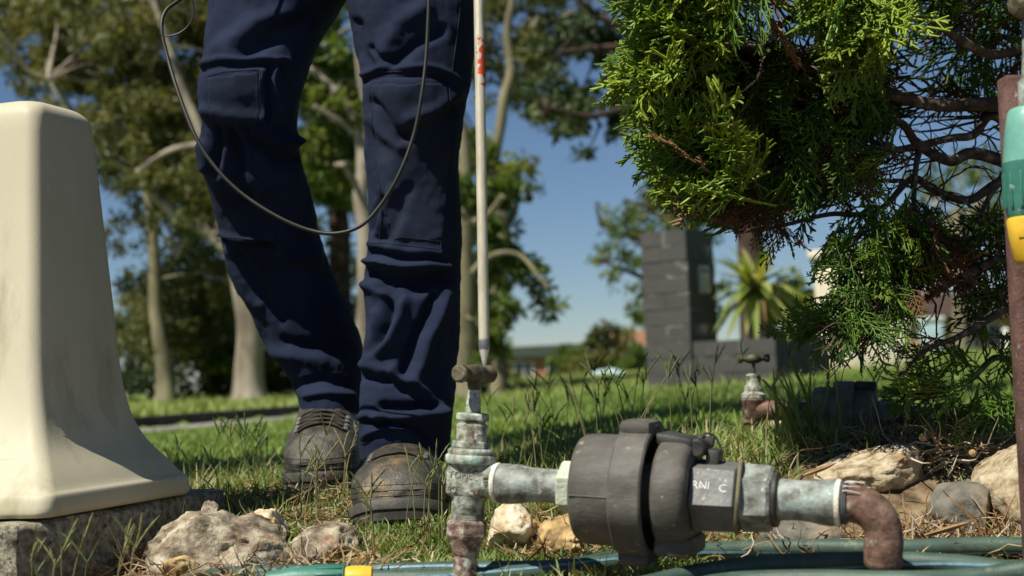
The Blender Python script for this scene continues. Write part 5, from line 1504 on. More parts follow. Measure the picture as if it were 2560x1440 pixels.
#@SECTION_PERSON
# ------------------------------------------------------------------ person
def person():
    ground = P(960, 1300, 2.1); ground[2] = float(G(ground[0], ground[1]))
    t = thing('person', 'person in navy work trousers and dark boots standing at the tap', 'person', ground)
    def leg(rows):
        """rows: (y, left, right, depth, depth-ratio)"""
        rings = []
        R = spline(rows, 5)
        n = 40; ang = np.linspace(0, 2 * math.pi, n, endpoint=False)
        for y, l, r, d, q in R:
            c = P((l + r) / 2, y, d); hw = m((r - l) / 2, d)
            ca, sa = np.cos(ang), np.sin(ang)
            e = .88
            x = np.sign(ca) * np.abs(ca) ** e * hw; dep = np.sign(sa) * np.abs(sa) ** e * hw * q
            rings.append(c + x[:, None] * CR + dep[:, None] * np.array([0, 1.0, 0]))
        V = np.concatenate(rings + [[rings[0].mean(0)], [rings[-1].mean(0)]]); k = len(rings)
        i, j = np.meshgrid(np.arange(k - 1), np.arange(n), indexing='ij')
        a = (i * n + j).ravel(); b = (i * n + (j + 1) % n).ravel(); jj = np.arange(n)
        return V, [np.stack([a, b, b + n, a + n], 1), np.concatenate([np.stack([np.full(n, k * n), (jj + 1) % n, jj], 1), np.stack([np.full(n, k * n + 1), (k - 1) * n + jj, (k - 1) * n + (jj + 1) % n], 1)])]
    front = leg([(-420, 850, 1215, 2.16, .95), (-250, 850, 1212, 2.16, .95), (-60, 862, 1200, 2.15, 1.0), (20, 868, 1192, 2.14, 1.0), (110, 884, 1188, 2.13, 1.0), (200, 905, 1178, 2.12, 1.0), (300, 912, 1160, 2.115, 1.0), (400, 916, 1148, 2.12, 1.02), (500, 922, 1150, 2.125, 1.03),
                 (600, 920, 1157, 2.13, 1.05), (700, 912, 1152, 2.135, 1.05), (800, 914, 1150, 2.125, 1.08), (900, 908, 1142, 2.12, 1.1), (1000, 900, 1136, 2.11, 1.12), (1070, 897, 1126, 2.105, 1.15), (1140, 902, 1112, 2.10, 1.15)])
    rear = leg([(-420, 520, 900, 2.22, .95), (-250, 520, 900, 2.22, .95), (-60, 524, 890, 2.21, .95), (10, 524, 855, 2.20, .95), (100, 516, 800, 2.19, .95), (200, 512, 762, 2.17, .95), (300, 509, 742, 2.17, .95), (380, 500, 750, 2.19, .95), (450, 515, 768, 2.21, .95),
                (520, 535, 786, 2.24, .95), (600, 553, 802, 2.27, .95), (700, 588, 836, 2.31, .95), (800, 635, 884, 2.33, .98), (870, 672, 905, 2.34, 1.05), (940, 722, 905, 2.335, 1.25), (985, 746, 903, 2.33, 1.4), (1016, 756, 902, 2.325, 1.5), (1036, 762, 900, 2.32, 1.5)])
    zt = lambda y: P(870, y, 2.2)[2]
    hip = []
    n = 40; ang = np.linspace(0, 2 * math.pi, n, endpoint=False)
    for z, hx, hy in ((zt(-60) + .03, .10, .08), (zt(-200), .195, .125), (zt(-330), .19, .13), (zt(-480), .175, .125), (zt(-560), .17, .12)):
        c = np.array([P(872, 0, 2.2)[0], 2.2, z]); hip.append(c + np.stack([np.cos(ang) * hx, np.sin(ang) * hy, 0 * ang], 1))
    k = len(hip); Vh = np.concatenate(hip + [[hip[0].mean(0)], [hip[-1].mean(0)]])
    i, j = np.meshgrid(np.arange(k - 1), np.arange(n), indexing='ij'); a = (i * n + j).ravel(); b = (i * n + (j + 1) % n).ravel(); jj = np.arange(n)
    hipm = (Vh, [np.stack([a, b, b + n, a + n], 1), np.concatenate([np.stack([np.full(n, k * n), (jj + 1) % n, jj], 1), np.stack([np.full(n, k * n + 1), (k - 1) * n + jj, (k - 1) * n + (jj + 1) % n], 1)])])
    me = remeshed([front, rear, hipm], .0033, 3)
    V, N = mesh_np(me)
    # folds: strokes in (x, y) on the cloth, width, height in mm
    px, py, _ = proj(V)
    view = norm_rows(CAM - V)
    face = sstep(-.02, .30, np.sum(N * view, 1))
    isf = inpoly(px, py, [(860, -100), (1230, -100), (1230, 1250), (880, 1250), (905, 700)]) & (V[:, 1] < 2.2)
    strokes_f = [
        ([(1010, 230)], 75, 9), ([(1080, 420), (1075, 560)], 60, -4), ([(985, 430), (990, 560)], 45, 5),
        ([(905, 188), (960, 172), (1060, 170), (1130, 186), (1170, 206)], 7, 3.5), ([(912, 204), (965, 190), (1060, 188), (1128, 203)], 8, -4),
        ([(940, 262), (975, 305), (1010, 338)], 12, -6), ([(930, 300), (965, 345), (1000, 370)], 14, 5), ([(1010, 338), (1080, 318), (1150, 262)], 16, -5), ([(1030, 300), (1090, 280), (1140, 235)], 18, 5),
        ([(955, 500), (940, 540), (925, 580)], 9, -5), ([(985, 470), (965, 520), (940, 590)], 10, 4), ([(1020, 470), (1000, 540), (965, 600)], 16, -4),
        ([(918, 612), (1000, 620), (1100, 632)], 9, 4), ([(918, 630), (1000, 638), (1105, 652)], 7, -5), ([(912, 652), (985, 662), (1060, 664), (1120, 668)], 10, 8), ([(915, 686), (985, 700), (1060, 700), (1118, 694)], 13, -12),
        ([(955, 716), (1000, 735), (1060, 712)], 16, -7), ([(1062, 722), (1085, 700), (1112, 690)], 14, -4), ([(915, 712), (945, 728), (985, 742)], 12, 7),
        ([(1015, 738), (1000, 800), (980, 850), (945, 885)], 16, 10), ([(975, 752), (965, 800), (948, 845), (930, 880)], 14, -10), ([(1090, 742), (1060, 800), (1035, 850), (1010, 920)], 14, -11), ([(1112, 740), (1095, 790), (1070, 850), (1050, 920), (1040, 950)], 16, 8),
        ([(930, 790), (935, 840), (925, 900)], 12, 5), ([(915, 940), (945, 952), (975, 948)], 9, -8), ([(905, 915), (950, 928), (990, 925)], 12, 6),
        ([(985, 935), (1030, 955), (1065, 985), (1090, 1030)], 11, 10), ([(1000, 958), (1030, 975), (1055, 1005)], 12, -6), ([(950, 1020), (1010, 1016), (1075, 1020)], 10, -11), ([(950, 1048), (1020, 1040), (1085, 1034), (1095, 1028)], 11, 9),
        ([(920, 1052), (940, 1070), (975, 1058)], 9, -10), ([(905, 1040), (930, 1046), (960, 1042)], 9, 5), ([(915, 1090), (960, 1085), (1010, 1095)], 12, 5), ([(1010, 1070), (1040, 1090), (1060, 1120)], 9, -5),
        ([(1100, 900), (1080, 990)], 20, -5), ([(890, 60), (905, 130), (920, 165)], 14, -6), ([(930, 120), (950, 150), (985, 150)], 9, -5), ([(960, 130), (1000, 60), (1060, 20)], 24, 6), ([(985, 165), (1040, 110), (1100, 80)], 14, -6)]
    strokes_r = [
        ([(575, 215)], 80, 13), ([(590, 345), (600, 400)], 45, -9), ([(515, 168), (560, 156), (640, 152), (720, 152)], 8, 4), ([(516, 184), (560, 173), (640, 168), (710, 168)], 8, -4),
        ([(655, 185), (652, 300)], 7, 4), ([(668, 185), (665, 300)], 7, -6), ([(690, 170), (700, 300)], 9, 4), ([(520, 285), (590, 292), (650, 300)], 16, 5),
        ([(568, 310), (560, 440)], 14, 4), ([(600, 315), (625, 430), (650, 480)], 14, 6), ([(585, 320), (600, 440), (620, 500)], 12, -6), ([(545, 320), (535, 430)], 10, -6),
        ([(500, 370), (515, 420)], 16, 6), ([(640, 330), (690, 360), (740, 352)], 14, 7), ([(742, 350)], 16, 4), ([(650, 370), (700, 400), (760, 395)], 14, -8),
        ([(552, 588), (600, 596), (680, 600)], 8, 5), ([(556, 606), (610, 612), (690, 616)], 9, -7), ([(560, 640), (600, 700), (650, 760)], 18, 5), ([(600, 640), (640, 720), (700, 800)], 16, -6),
        ([(690, 610), (720, 640), (790, 640)], 14, 5), ([(670, 880), (740, 890), (800, 910)], 20, 6), ([(720, 850), (780, 870), (850, 880)], 16, -6), ([(740, 960), (800, 950), (870, 955)], 12, -5), ([(770, 990), (820, 985), (880, 985)], 10, 5),
        ([(560, 120), (640, 60), (720, 30)], 26, 7), ([(620, 130), (700, 80), (780, 40)], 20, -7)]
    disp = np.zeros(len(V))
    for msk, st in ((isf, strokes_f), (~isf, strokes_r)):
        for pl, w, h in st:
            if len(pl) == 1: d = np.hypot(px - pl[0][0], py - pl[0][1])
            else:
                wob = 6 * np.sin(px * .045) + 5 * np.sin(py * .06 + 1)
                d = seg_dist(px + wob * .5, py - wob * .5, pl)
            disp += np.where(msk, np.exp(-(d / w) ** 2) * h * 1.6e-3, 0)
    disp *= face
    disp += np.array([.0020 * fbm(p, 16, 4, .8, 3) + .0010 * fbm(p, 55, 8, .7, 3) + .0045 * (.3 - abs(nz(p * np.array([1, 1, .6]) + .15 * p[2], 17, 3))) * abs(nz(p, 6, 21)) * 2 for p in V])
    V = V + N * disp[:, None]
    # hem rides up over the boot at the front
    lift = np.where(isf & (py > 1040), sstep(1040, 1128, py) * (0.020 + -.030 * np.abs((px - 1005) / 105) ** 2), 0)
    V[:, 2] += lift
    base = np.array(t.location)
    me.vertices.foreach_set('co', (V - base).astype(np.float32).ravel()); me.update()
    me.materials.clear(); me.materials.append(MAT['trouser'])
    tr = link('trousers', me, None, t)
    bv = BVHTree.FromPolygons([tuple(v) for v in V], [tuple(p.vertices) for p in me.polygons])
    def hit(x, y, off=0.0):
        dv = Vector(norm(P(x, y, 2.0) - CAM)); h = bv.ray_cast(Vector(CAM), dv)
        if h[0] is None: return None
        return np.array(h[0] + h[1] * off)
    def on_cloth(pl, step=4):
        out = []
        for (x0, y0), (x1, y1) in zip(pl[:-1], pl[1:]):
            n = max(2, int(math.hypot(x1 - x0, y1 - y0) / step))
            for u in np.linspace(0, 1, n, endpoint=False):
                q = hit(x0 + (x1 - x0) * u, y0 + (y1 - y0) * u, .0004)
                if q is not None: out.append(q)
        return np.array(out)
    mb = MB()
    def seam(pl, r=.0008):
        q = on_cloth(pl)
        if len(q) > 3:
            # break where it jumps
            cut = np.where(np.linalg.norm(np.diff(q, axis=0), axis=1) > .03)[0]
            for g in np.split(q, cut + 1):
                if len(g) > 3:
                    mb = MB(); mb.add(*tube(g, r, 6)); mb.build('seam', MAT['stitch'], tr, fix=False)
    seams = [[(908, 196), (962, 180), (1060, 177), (1130, 194), (1165, 212)], [(912, 206), (965, 191), (1060, 189), (1126, 204)], [(922, 210), (930, 300), (945, 400), (955, 520), (948, 610)], [(1122, 208), (1132, 300)], [(516, 176), (560, 166), (640, 160), (715, 160)],
             [(520, 190), (560, 180), (640, 175), (650, 178), (652, 300)], [(556, 592), (620, 598), (690, 602)], [(920, 606), (1000, 612), (1102, 624)], [(916, 660), (985, 670), (1060, 672), (1120, 676)], [(1150, 20), (1142, 90), (1130, 180)], [(985, 612), (985, 590), (1102, 604), (1102, 624)],
             [(905, 1108), (930, 1106)], [(1060, 1060), (1075, 1120)]]
    for s_ in seams: seam(s_)
    # knee patches: second layer of cloth just proud of the leg
    fx = np.array([p.center[:] for p in me.polygons]) + base
    fpx, fpy, _ = proj(fx)
    fn = np.array([p.normal[:] for p in me.polygons]); fv = np.sum(fn * norm_rows(CAM - fx), 1)
    polyv = [tuple(p.vertices) for p in me.polygons]
    for poly, front_leg in (([(926, 212), (1120, 206), (1128, 320), (1108, 600), (985, 602), (958, 520), (942, 380)], True), ([(520, 192), (648, 180), (650, 300), (640, 320), (524, 320)], False)):
        sel = inpoly(fpx, fpy, poly) & (fv > .05) & ((fx[:, 1] < 2.2) | (not front_leg))
        ids = np.where(sel)[0]
        used = sorted({v for i_ in ids for v in polyv[i_]}); mp = {v: q for q, v in enumerate(used)}
        nn = np.array([me.vertices[v].normal[:] for v in used])
        pv = V[used] + nn * .0008
        faces = {}
        for i_ in ids:
            f = [mp[v] for v in polyv[i_]]; faces.setdefault(len(f), []).append(f)
        mb2 = MB(); mb2.add(pv, [np.array(f) for f in faces.values()])
        o = mb2.build('knee_patch', MAT['patch'], tr, fix=False, angle=None)
        sm = o.modifiers.new('smooth', 'SMOOTH'); sm.iterations = 2
        o.modifiers.new('s', 'SOLIDIFY').thickness = .0006

    # ---- boots
    def boot(toe, heel_dir, length, width, pitch, hh, label=None):
        """toe: world point at the sole's tip (ground side); local axes: F to toe, R right, U up"""
        F_ = norm(np.array([heel_dir[0], heel_dir[1], 0])) * -1       # heel -> toe
        F_ = norm(F_ * math.cos(pitch) + np.array([0, 0, math.sin(pitch)]))
        R_ = norm(np.cross(F_, (0, 0, 1.0))); U_ = np.cross(R_, F_)
        Lc = lambda s, x, z: toe - F_ * s + R_ * x + U_ * z           # s metres back from the toe
        wprof = [(0.0, .012), (.006, .58), (.018, .78), (.04, .95), (.075, 1.0), (.115, .97), (.16, .84), (.20, .74), (.24, .74), (.27, .66), (.288, .40), (.292, .02)]
        hprof = [(0.0, .040), (.006, .058), (.018, .075), (.04, .092), (.075, .103), (.115, .112), (.15, .128), (.18, .165), (.20, .185), (.24, .19), (.27, .185), (.288, .17), (.292, .15)]
        sc = length / .292
        ss = np.linspace(0, .292, 44) ** 1.0
        wv = np.interp(ss, *zip(*wprof)) * width / 2; hv = np.interp(ss, *zip(*hprof)) * hh
        n = 40; ang = np.linspace(0, 2 * math.pi, n, endpoint=False)
        rings = []
        for s, w, h in zip(ss, wv, hv):
            zc = (h + .018) / 2; hz_ = (h - .018) / 2
            ca, sa = np.cos(ang), np.sin(ang)
            e = np.where(sa > 0, .95, .45)
            x = np.sign(ca) * np.abs(ca) ** .72 * w * np.where(sa > 0, 1 - .22 * np.maximum(sa, 0) ** 2, 1); z = zc + np.sign(sa) * np.abs(sa) ** e * hz_
            rings.append(np.array([Lc(s * sc, a_, b_) for a_, b_ in zip(x, z)]))
        Vb = np.concatenate(rings + [[rings[0].mean(0)], [rings[-1].mean(0)]]); k = len(rings)
        i, j = np.meshgrid(np.arange(k - 1), np.arange(n), indexing='ij'); a = (i * n + j).ravel(); b = (i * n + (j + 1) % n).ravel(); jj = np.arange(n)
        up = (Vb, [np.stack([a, b, b + n, a + n], 1), np.concatenate([np.stack([np.full(n, k * n), (jj + 1) % n, jj], 1), np.stack([np.full(n, k * n + 1), (k - 1) * n + jj, (k - 1) * n + (jj + 1) % n], 1)])])
        shaft = lathe([(-.05, .036), (0, .042), (.03, .042), (.06, .042)], Lc(.205 * sc, 0, .13 * hh), np.array([0, .05, 1.0]), 36)
        me = remeshed([up, shaft], .0032, 6)
        V, N = mesh_np(me)
        s_ = -(V - toe) @ F_; x_ = (V - toe) @ R_; z_ = (V - toe) @ U_
        d = .0009 * np.array([fbm(p, 45, 2) for p in V])
        # toe-cap step and flex creases across the instep
        d += .0012 * (1 - sstep(.060 * sc, .070 * sc, s_)) * (N @ U_ > .2)
        for cs in (.072, .079): d += -.0008 * np.exp(-((s_ - cs * sc - .01 * np.cos(x_ * 40)) / .0032) ** 2) * (N @ U_ > 0)
        V = V + N * d[:, None]
        bt = link('boot', me, None, t)
        me.vertices.foreach_set('co', (V - base).astype(np.float32).ravel()); me.update(); me.materials.clear(); me.materials.append(MAT['leather'])
        # sole
        outl = []
        so = np.concatenate([np.linspace(-.004, .03, 10), np.linspace(.04, .292, 20), [.299]])
        wo = np.interp(so, [-.004, 0, .006, .018, .04, .075, .115, .16, .20, .24, .27, .288, .299], [.10, .40, .66, .86, 1.02, 1.07, 1.03, .88, .80, .80, .74, .52, .05]) * width / 2
        right_ = [(s, w) for s, w in zip(so, wo)]; left_ = [(s, -w) for s, w in zip(so, wo)][::-1]
        outl = np.array(right_ + left_)
        def lay(z, sc_):
            c = np.array([.146, 0]); o2 = c + (outl - c) * sc_
            spring = lambda s: .010 * np.clip(1 - s / .07, 0, 1) ** 2
            return np.array([Lc(s * sc, x, z + spring(s)) for s, x in o2])
        layers = [lay(0, .95), lay(.002, .985), lay(.012, .992), lay(.0125, .975), lay(.0155, .975), lay(.016, 1.0), lay(.027, 1.0), lay(.030, .985), lay(.031, .93)]
        k = len(outl); Vs = np.concatenate(layers); nl = len(layers)
        i, j = np.meshgrid(np.arange(nl - 1), np.arange(k), indexing='ij'); a = (i * k + j).ravel(); b = (i * k + (j + 1) % k).ravel()
        mb = MB(); mb.add(np.concatenate([Vs, [layers[0].mean(0)], [layers[-1].mean(0)]]), [np.stack([a, b, b + k, a + k], 1), np.concatenate([np.stack([np.full(k, nl * k), (np.arange(k) + 1) % k, np.arange(k)], 1), np.stack([np.full(k, nl * k + 1), (nl - 1) * k + np.arange(k), (nl - 1) * k + (np.arange(k) + 1) % k], 1)])])
        sole = mb.build('sole', MAT['sole'], bt, angle=50)
        # tread lugs
        mb = MB()
        for s in np.arange(.012, .28, .020):
            w = np.interp(s, so, wo) * .86
            for sg in (-1, 1):
                c = Lc(s * sc, sg * w * .62, -.003 + .010 * max(0, 1 - s / .07) ** 2)
                mb.add(*box(c, .007, w * .36, .004, np.stack([F_, R_, U_]), .001))
        mb.build('tread', MAT['sole'], bt, angle=40)
        # rubber toe bumper with raised ridges
        mb = MB()
        so2 = so[so < .085]
        zlist = np.linspace(.030, .056, 5) * hh / 1.0
        bvh = BVHTree.FromPolygons([tuple(v) for v in V], [tuple(p.vertices) for p in me.polygons])
        for z in np.linspace(.036, .058, 4):
            pts = []
            for a in np.linspace(-1.45, 1.45, 40):
                c = Lc(.062 * sc, 0, z); dirv = F_ * math.cos(a) + R_ * math.sin(a)
                o3 = c + dirv * .2
                h = bvh.ray_cast(Vector(o3), Vector(-dirv))
                if h[0] is not None: pts.append(np.array(h[0]) + np.array(h[1]) * .0002)
            if len(pts) > 5:
                mb = MB(); mb.add(*tube(np.array(pts), .0007, 6)); mb.build('toe_ridge', MAT['leather'], bt, fix=False)
        # tongue, lace rows, eyelets
        mb = MB(); ey = MB()
        def top(s, x):
            o3 = Lc(s * sc, x, .4) + F_ * .12
            h = bvh.ray_cast(Vector(o3), Vector(norm(Lc(s * sc, x, .02) - o3)))
            return None if h[0] is None else np.array(h[0]) + np.array(h[1]) * .0022
        for q, s in enumerate((.086, .103, .120, .138)):
            for sg in (1, -1):
                pts = []
                for u in np.linspace(-1, 1, 15):
                    pnt = top(s + sg * .007 * u + .004 * (1 - u * u), u * .034)
                    if pnt is not None: pts.append(pnt + U_ * .0015 * (1 - u * u) * (1 if sg > 0 else .4))
                if len(pts) > 4:
                    mb = MB(); mb.add(*tube(np.array(pts), .0036, 8, flat=.6)); mb.build('lace', MAT['lace'], bt, fix=False)
            for sg in (-1, 1):
                pnt = top(s, sg * .037)
                if pnt is not None:
                    ey = MB(); ey.add(*lathe(bevprof(-.001, .0016, .0038, .0006), pnt, norm(U_ * .7 + F_ * .4 + R_ * sg * .5), 14)); ey.build('eyelet', MAT['steel_dark'], bt)
        return bt
    toe = P(992, 1322, 1.875)
    boot(toe, np.array([-.03, 1.0]), .292, .130, .14, 1.02)
    toe2 = P(800, 1262, 2.15); toe2[2] = max(toe2[2], float(G(toe2[0], toe2[1])) - .004)
    boot(toe2, np.array([-.03, 1.0]), .285, .118, -.14, 1.0)

    # ---- upper body (above the picture; casts the figure's shadow on the lawn)
    c0 = np.array([P(872, 0, 2.2)[0], 2.2, zt(-520)])
    def loft(secs, n=28):
        ang = np.linspace(0, 2 * math.pi, n, endpoint=False); rings = []
        for x, y, z, hx, hy in secs: rings.append(c0 + np.array([x, y, z]) + np.stack([np.cos(ang) * hx, np.sin(ang) * hy, 0 * ang], 1))
        k = len(rings); V = np.concatenate(rings + [[rings[0].mean(0)], [rings[-1].mean(0)]])
        i, j = np.meshgrid(np.arange(k - 1), np.arange(n), indexing='ij'); a = (i * n + j).ravel(); b = (i * n + (j + 1) % n).ravel(); jj = np.arange(n)
        return V, [np.stack([a, b, b + n, a + n], 1), np.concatenate([np.stack([np.full(n, k * n), (jj + 1) % n, jj], 1), np.stack([np.full(n, k * n + 1), (k - 1) * n + jj, (k - 1) * n + (jj + 1) % n], 1)])]
    torso = loft([(0, 0, -.03, .165, .115), (0, -.005, .08, .17, .12), (0, -.01, .22, .185, .125), (0, -.02, .36, .20, .12), (0, -.03, .45, .17, .095), (0, -.035, .50, .07, .07)])
    sh = c0 + np.array([0, -.03, .43])
    armL = spline([sh + np.array([.18, 0, 0]), sh + np.array([.25, -.10, -.22]), np.array([ROD_G[0] + .02, ROD_G[1] + .06, ROD_G[2] - .02])], 8)
    armR = spline([sh + np.array([-.18, 0, 0]), sh + np.array([-.25, .02, -.25]), sh + np.array([-.20, -.10, -.46])], 8)
    me = remeshed([torso, tube(armL, np.linspace(.058, .036, len(armL)), 16), tube(armR, np.linspace(.058, .036, len(armR)), 16)], .009, 4)
    V, N = mesh_np(me); me.vertices.foreach_set('co', (V - base).astype(np.float32).ravel()); me.update(); me.materials.clear(); me.materials.append(MAT['trouser']); link('shirt', me, None, t)
    hd = c0 + np.array([0, -.06, .66])
    head = [loft([(0, -.035, .46, .05, .05), (0, -.05, .56, .055, .06), (0, -.075, .575, .062, .082), (0, -.07, .64, .074, .095), (0, -.06, .70, .076, .098), (0, -.055, .76, .062, .08), (0, -.05, .79, .02, .03)])]
    head.append(lathe([(0, .008), (.012, .012), (.03, .004)], hd + np.array([0, -.11, .02]), (0, -.3, -1), 12))
    for sg in (-1, 1): head.append(box(hd + np.array([sg * .078, .0, .0]), .008, .018, .03, None, .006))
    hands = []
    for end, dr in ((armL[-1], np.array([-.1, -.2, .1])), (armR[-1], np.array([.05, -.1, -1.0]))):
        dr = norm(dr); sd = norm(np.cross(dr, (0, 1.0, .3)))
        hands.append(box(end + dr * .045, .014, .04, .05, np.stack([np.cross(sd, dr), sd, dr]), .01))
        for q in range(4):
            b0 = end + dr * .09 + sd * (-.03 + q * .02); hands.append(tube(spline([b0 - dr * .01, b0 + dr * .03, b0 + dr * .05 + np.cross(sd, dr) * .02], 4), np.linspace(.0095, .007, 9), 8))
        hands.append(tube(spline([end + dr * .02 + sd * .03, end + dr * .05 + sd * .055, end + dr * .075 + sd * .055 + np.cross(sd, dr) * .02], 4), np.linspace(.011, .008, 9), 8))
    me = remeshed(head, .006, 4)
    V, N = mesh_np(me); me.vertices.foreach_set('co', (V - base).astype(np.float32).ravel()); me.update(); me.materials.clear(); me.materials.append(MAT['skin']); link('head', me, None, t)
    me = remeshed(hands, .003, 3)
    V, N = mesh_np(me); me.vertices.foreach_set('co', (V - base).astype(np.float32).ravel()); me.update(); me.materials.clear(); me.materials.append(MAT['skin']); link('hand', me, None, t)
    cap = loft([(0, -.05, .705, .082, .104), (0, -.05, .75, .078, .098), (0, -.05, .785, .055, .07), (0, -.05, .80, .01, .012)])
    mb = MB(); mb.add(*cap); mb.build('cap', MAT['trouser'], t)
person()

#@SECTION_CYPRESS
# ------------------------------------------------------------------ cypress shrub
def frond_proto(seed, fine=True):
    """flat scale-leaf spray of length 1 along +X in the XY plane: (segments p0, p1, r0, r1)"""
    rs = np.random.default_rng(seed)
    segs = []
    n = 11
    pts = [np.array([0, 0, 0.0])]; ang = 0
    for i in range(n):
        ang += rs.normal(0, .07); pts.append(pts[-1] + np.array([math.cos(ang), math.sin(ang), rs.normal(0, .05)]) / n)
    for i in range(n): segs.append((pts[i], pts[i + 1], .021 * (1 - .4 * i / n), .020 * (1 - .4 * (i + 1) / n)))
    for i in range(1, n):
        s = 1 if i % 2 else -1
        L = (.44 * (1 - i / n) ** .7 + .10) * rs.uniform(.7, 1.15)
        a = s * rs.uniform(.6, .9); k = 3 if L > .25 else 2
        p = pts[i]; q = [p]
        for j in range(k):
            a *= .86; q.append(q[-1] + np.array([math.cos(a), math.sin(a), rs.normal(0, .12)]) * L / k)
        for j in range(k): segs.append((q[j], q[j + 1], .020, .016 if j < k - 1 else .010))
        if fine:
            for j in range(1, k + 1):
                for s2 in (1, -1):
                    if rs.uniform() < .8 and j <= k:
                        a2 = a + s2 * rs.uniform(.5, .85); l2 = rs.uniform(.07, .15) * (1.2 - .2 * j)
                        b0 = q[j] if j < k else (q[k - 1] + q[k]) / 2
                        segs.append((b0, b0 + np.array([math.cos(a2), math.sin(a2), rs.normal(0, .2)]) * l2, .017, .010))
    return segs
def frond_mesh(seed, fine):
    V = []; F = []
    for p0, p1, r0, r1 in frond_proto(seed, fine):
        d = norm(p1 - p0); u = norm(np.cross(d, (0, 0, 1.0))); w = np.cross(d, u)
        b = len(V)
        for p, r in ((p0, r0), (p1, r1)):
            for a in (0.5, 2.6, 4.7): V.append(p + r * (math.cos(a) * u + .75 * math.sin(a) * w))
        F += [(b + j, b + (j + 1) % 3, b + 3 + (j + 1) % 3, b + 3 + j) for j in range(3)]
    return np.array(V), np.array(F)
def place_fronds(pos, dirs, size, protos, tint, flatbias=None):
    n = len(pos); kind = rng.integers(0, len(protos), n)
    Vs, Fs, Ts = [], [], []; off = 0
    nor = rng.normal(0, 1, (n, 3)) if flatbias is None else flatbias + rng.normal(0, .55, (n, 3))
    for k, (pv, pf) in enumerate(protos):
        ids = np.where(kind == k)[0]
        if not len(ids): continue
        X = norm_rows(dirs[ids]); Z = nor[ids] - X * np.sum(nor[ids] * X, 1)[:, None]; Z = norm_rows(Z); Y = np.cross(Z, X)
        curl = rng.normal(.12, .12, len(ids))
        pvx = pv[None, :, :].repeat(len(ids), 0)
        zc = pvx[:, :, 2] - curl[:, None] * pvx[:, :, 0] ** 2
        W = pos[ids][:, None, :] + size[ids][:, None, None] * (pvx[:, :, 0:1] * X[:, None] + pvx[:, :, 1:2] * Y[:, None] + zc[:, :, None] * Z[:, None])
        Vs.append(W.reshape(-1, 3)); m_ = len(pv)
        Fs.append((pf[None] + (np.arange(len(ids)) * m_)[:, None, None]).reshape(-1, 4) + off); off += len(ids) * m_
        Ts.append(np.repeat(tint[ids], m_))
    return np.concatenate(Vs), [np.concatenate(Fs)], np.concatenate(Ts)

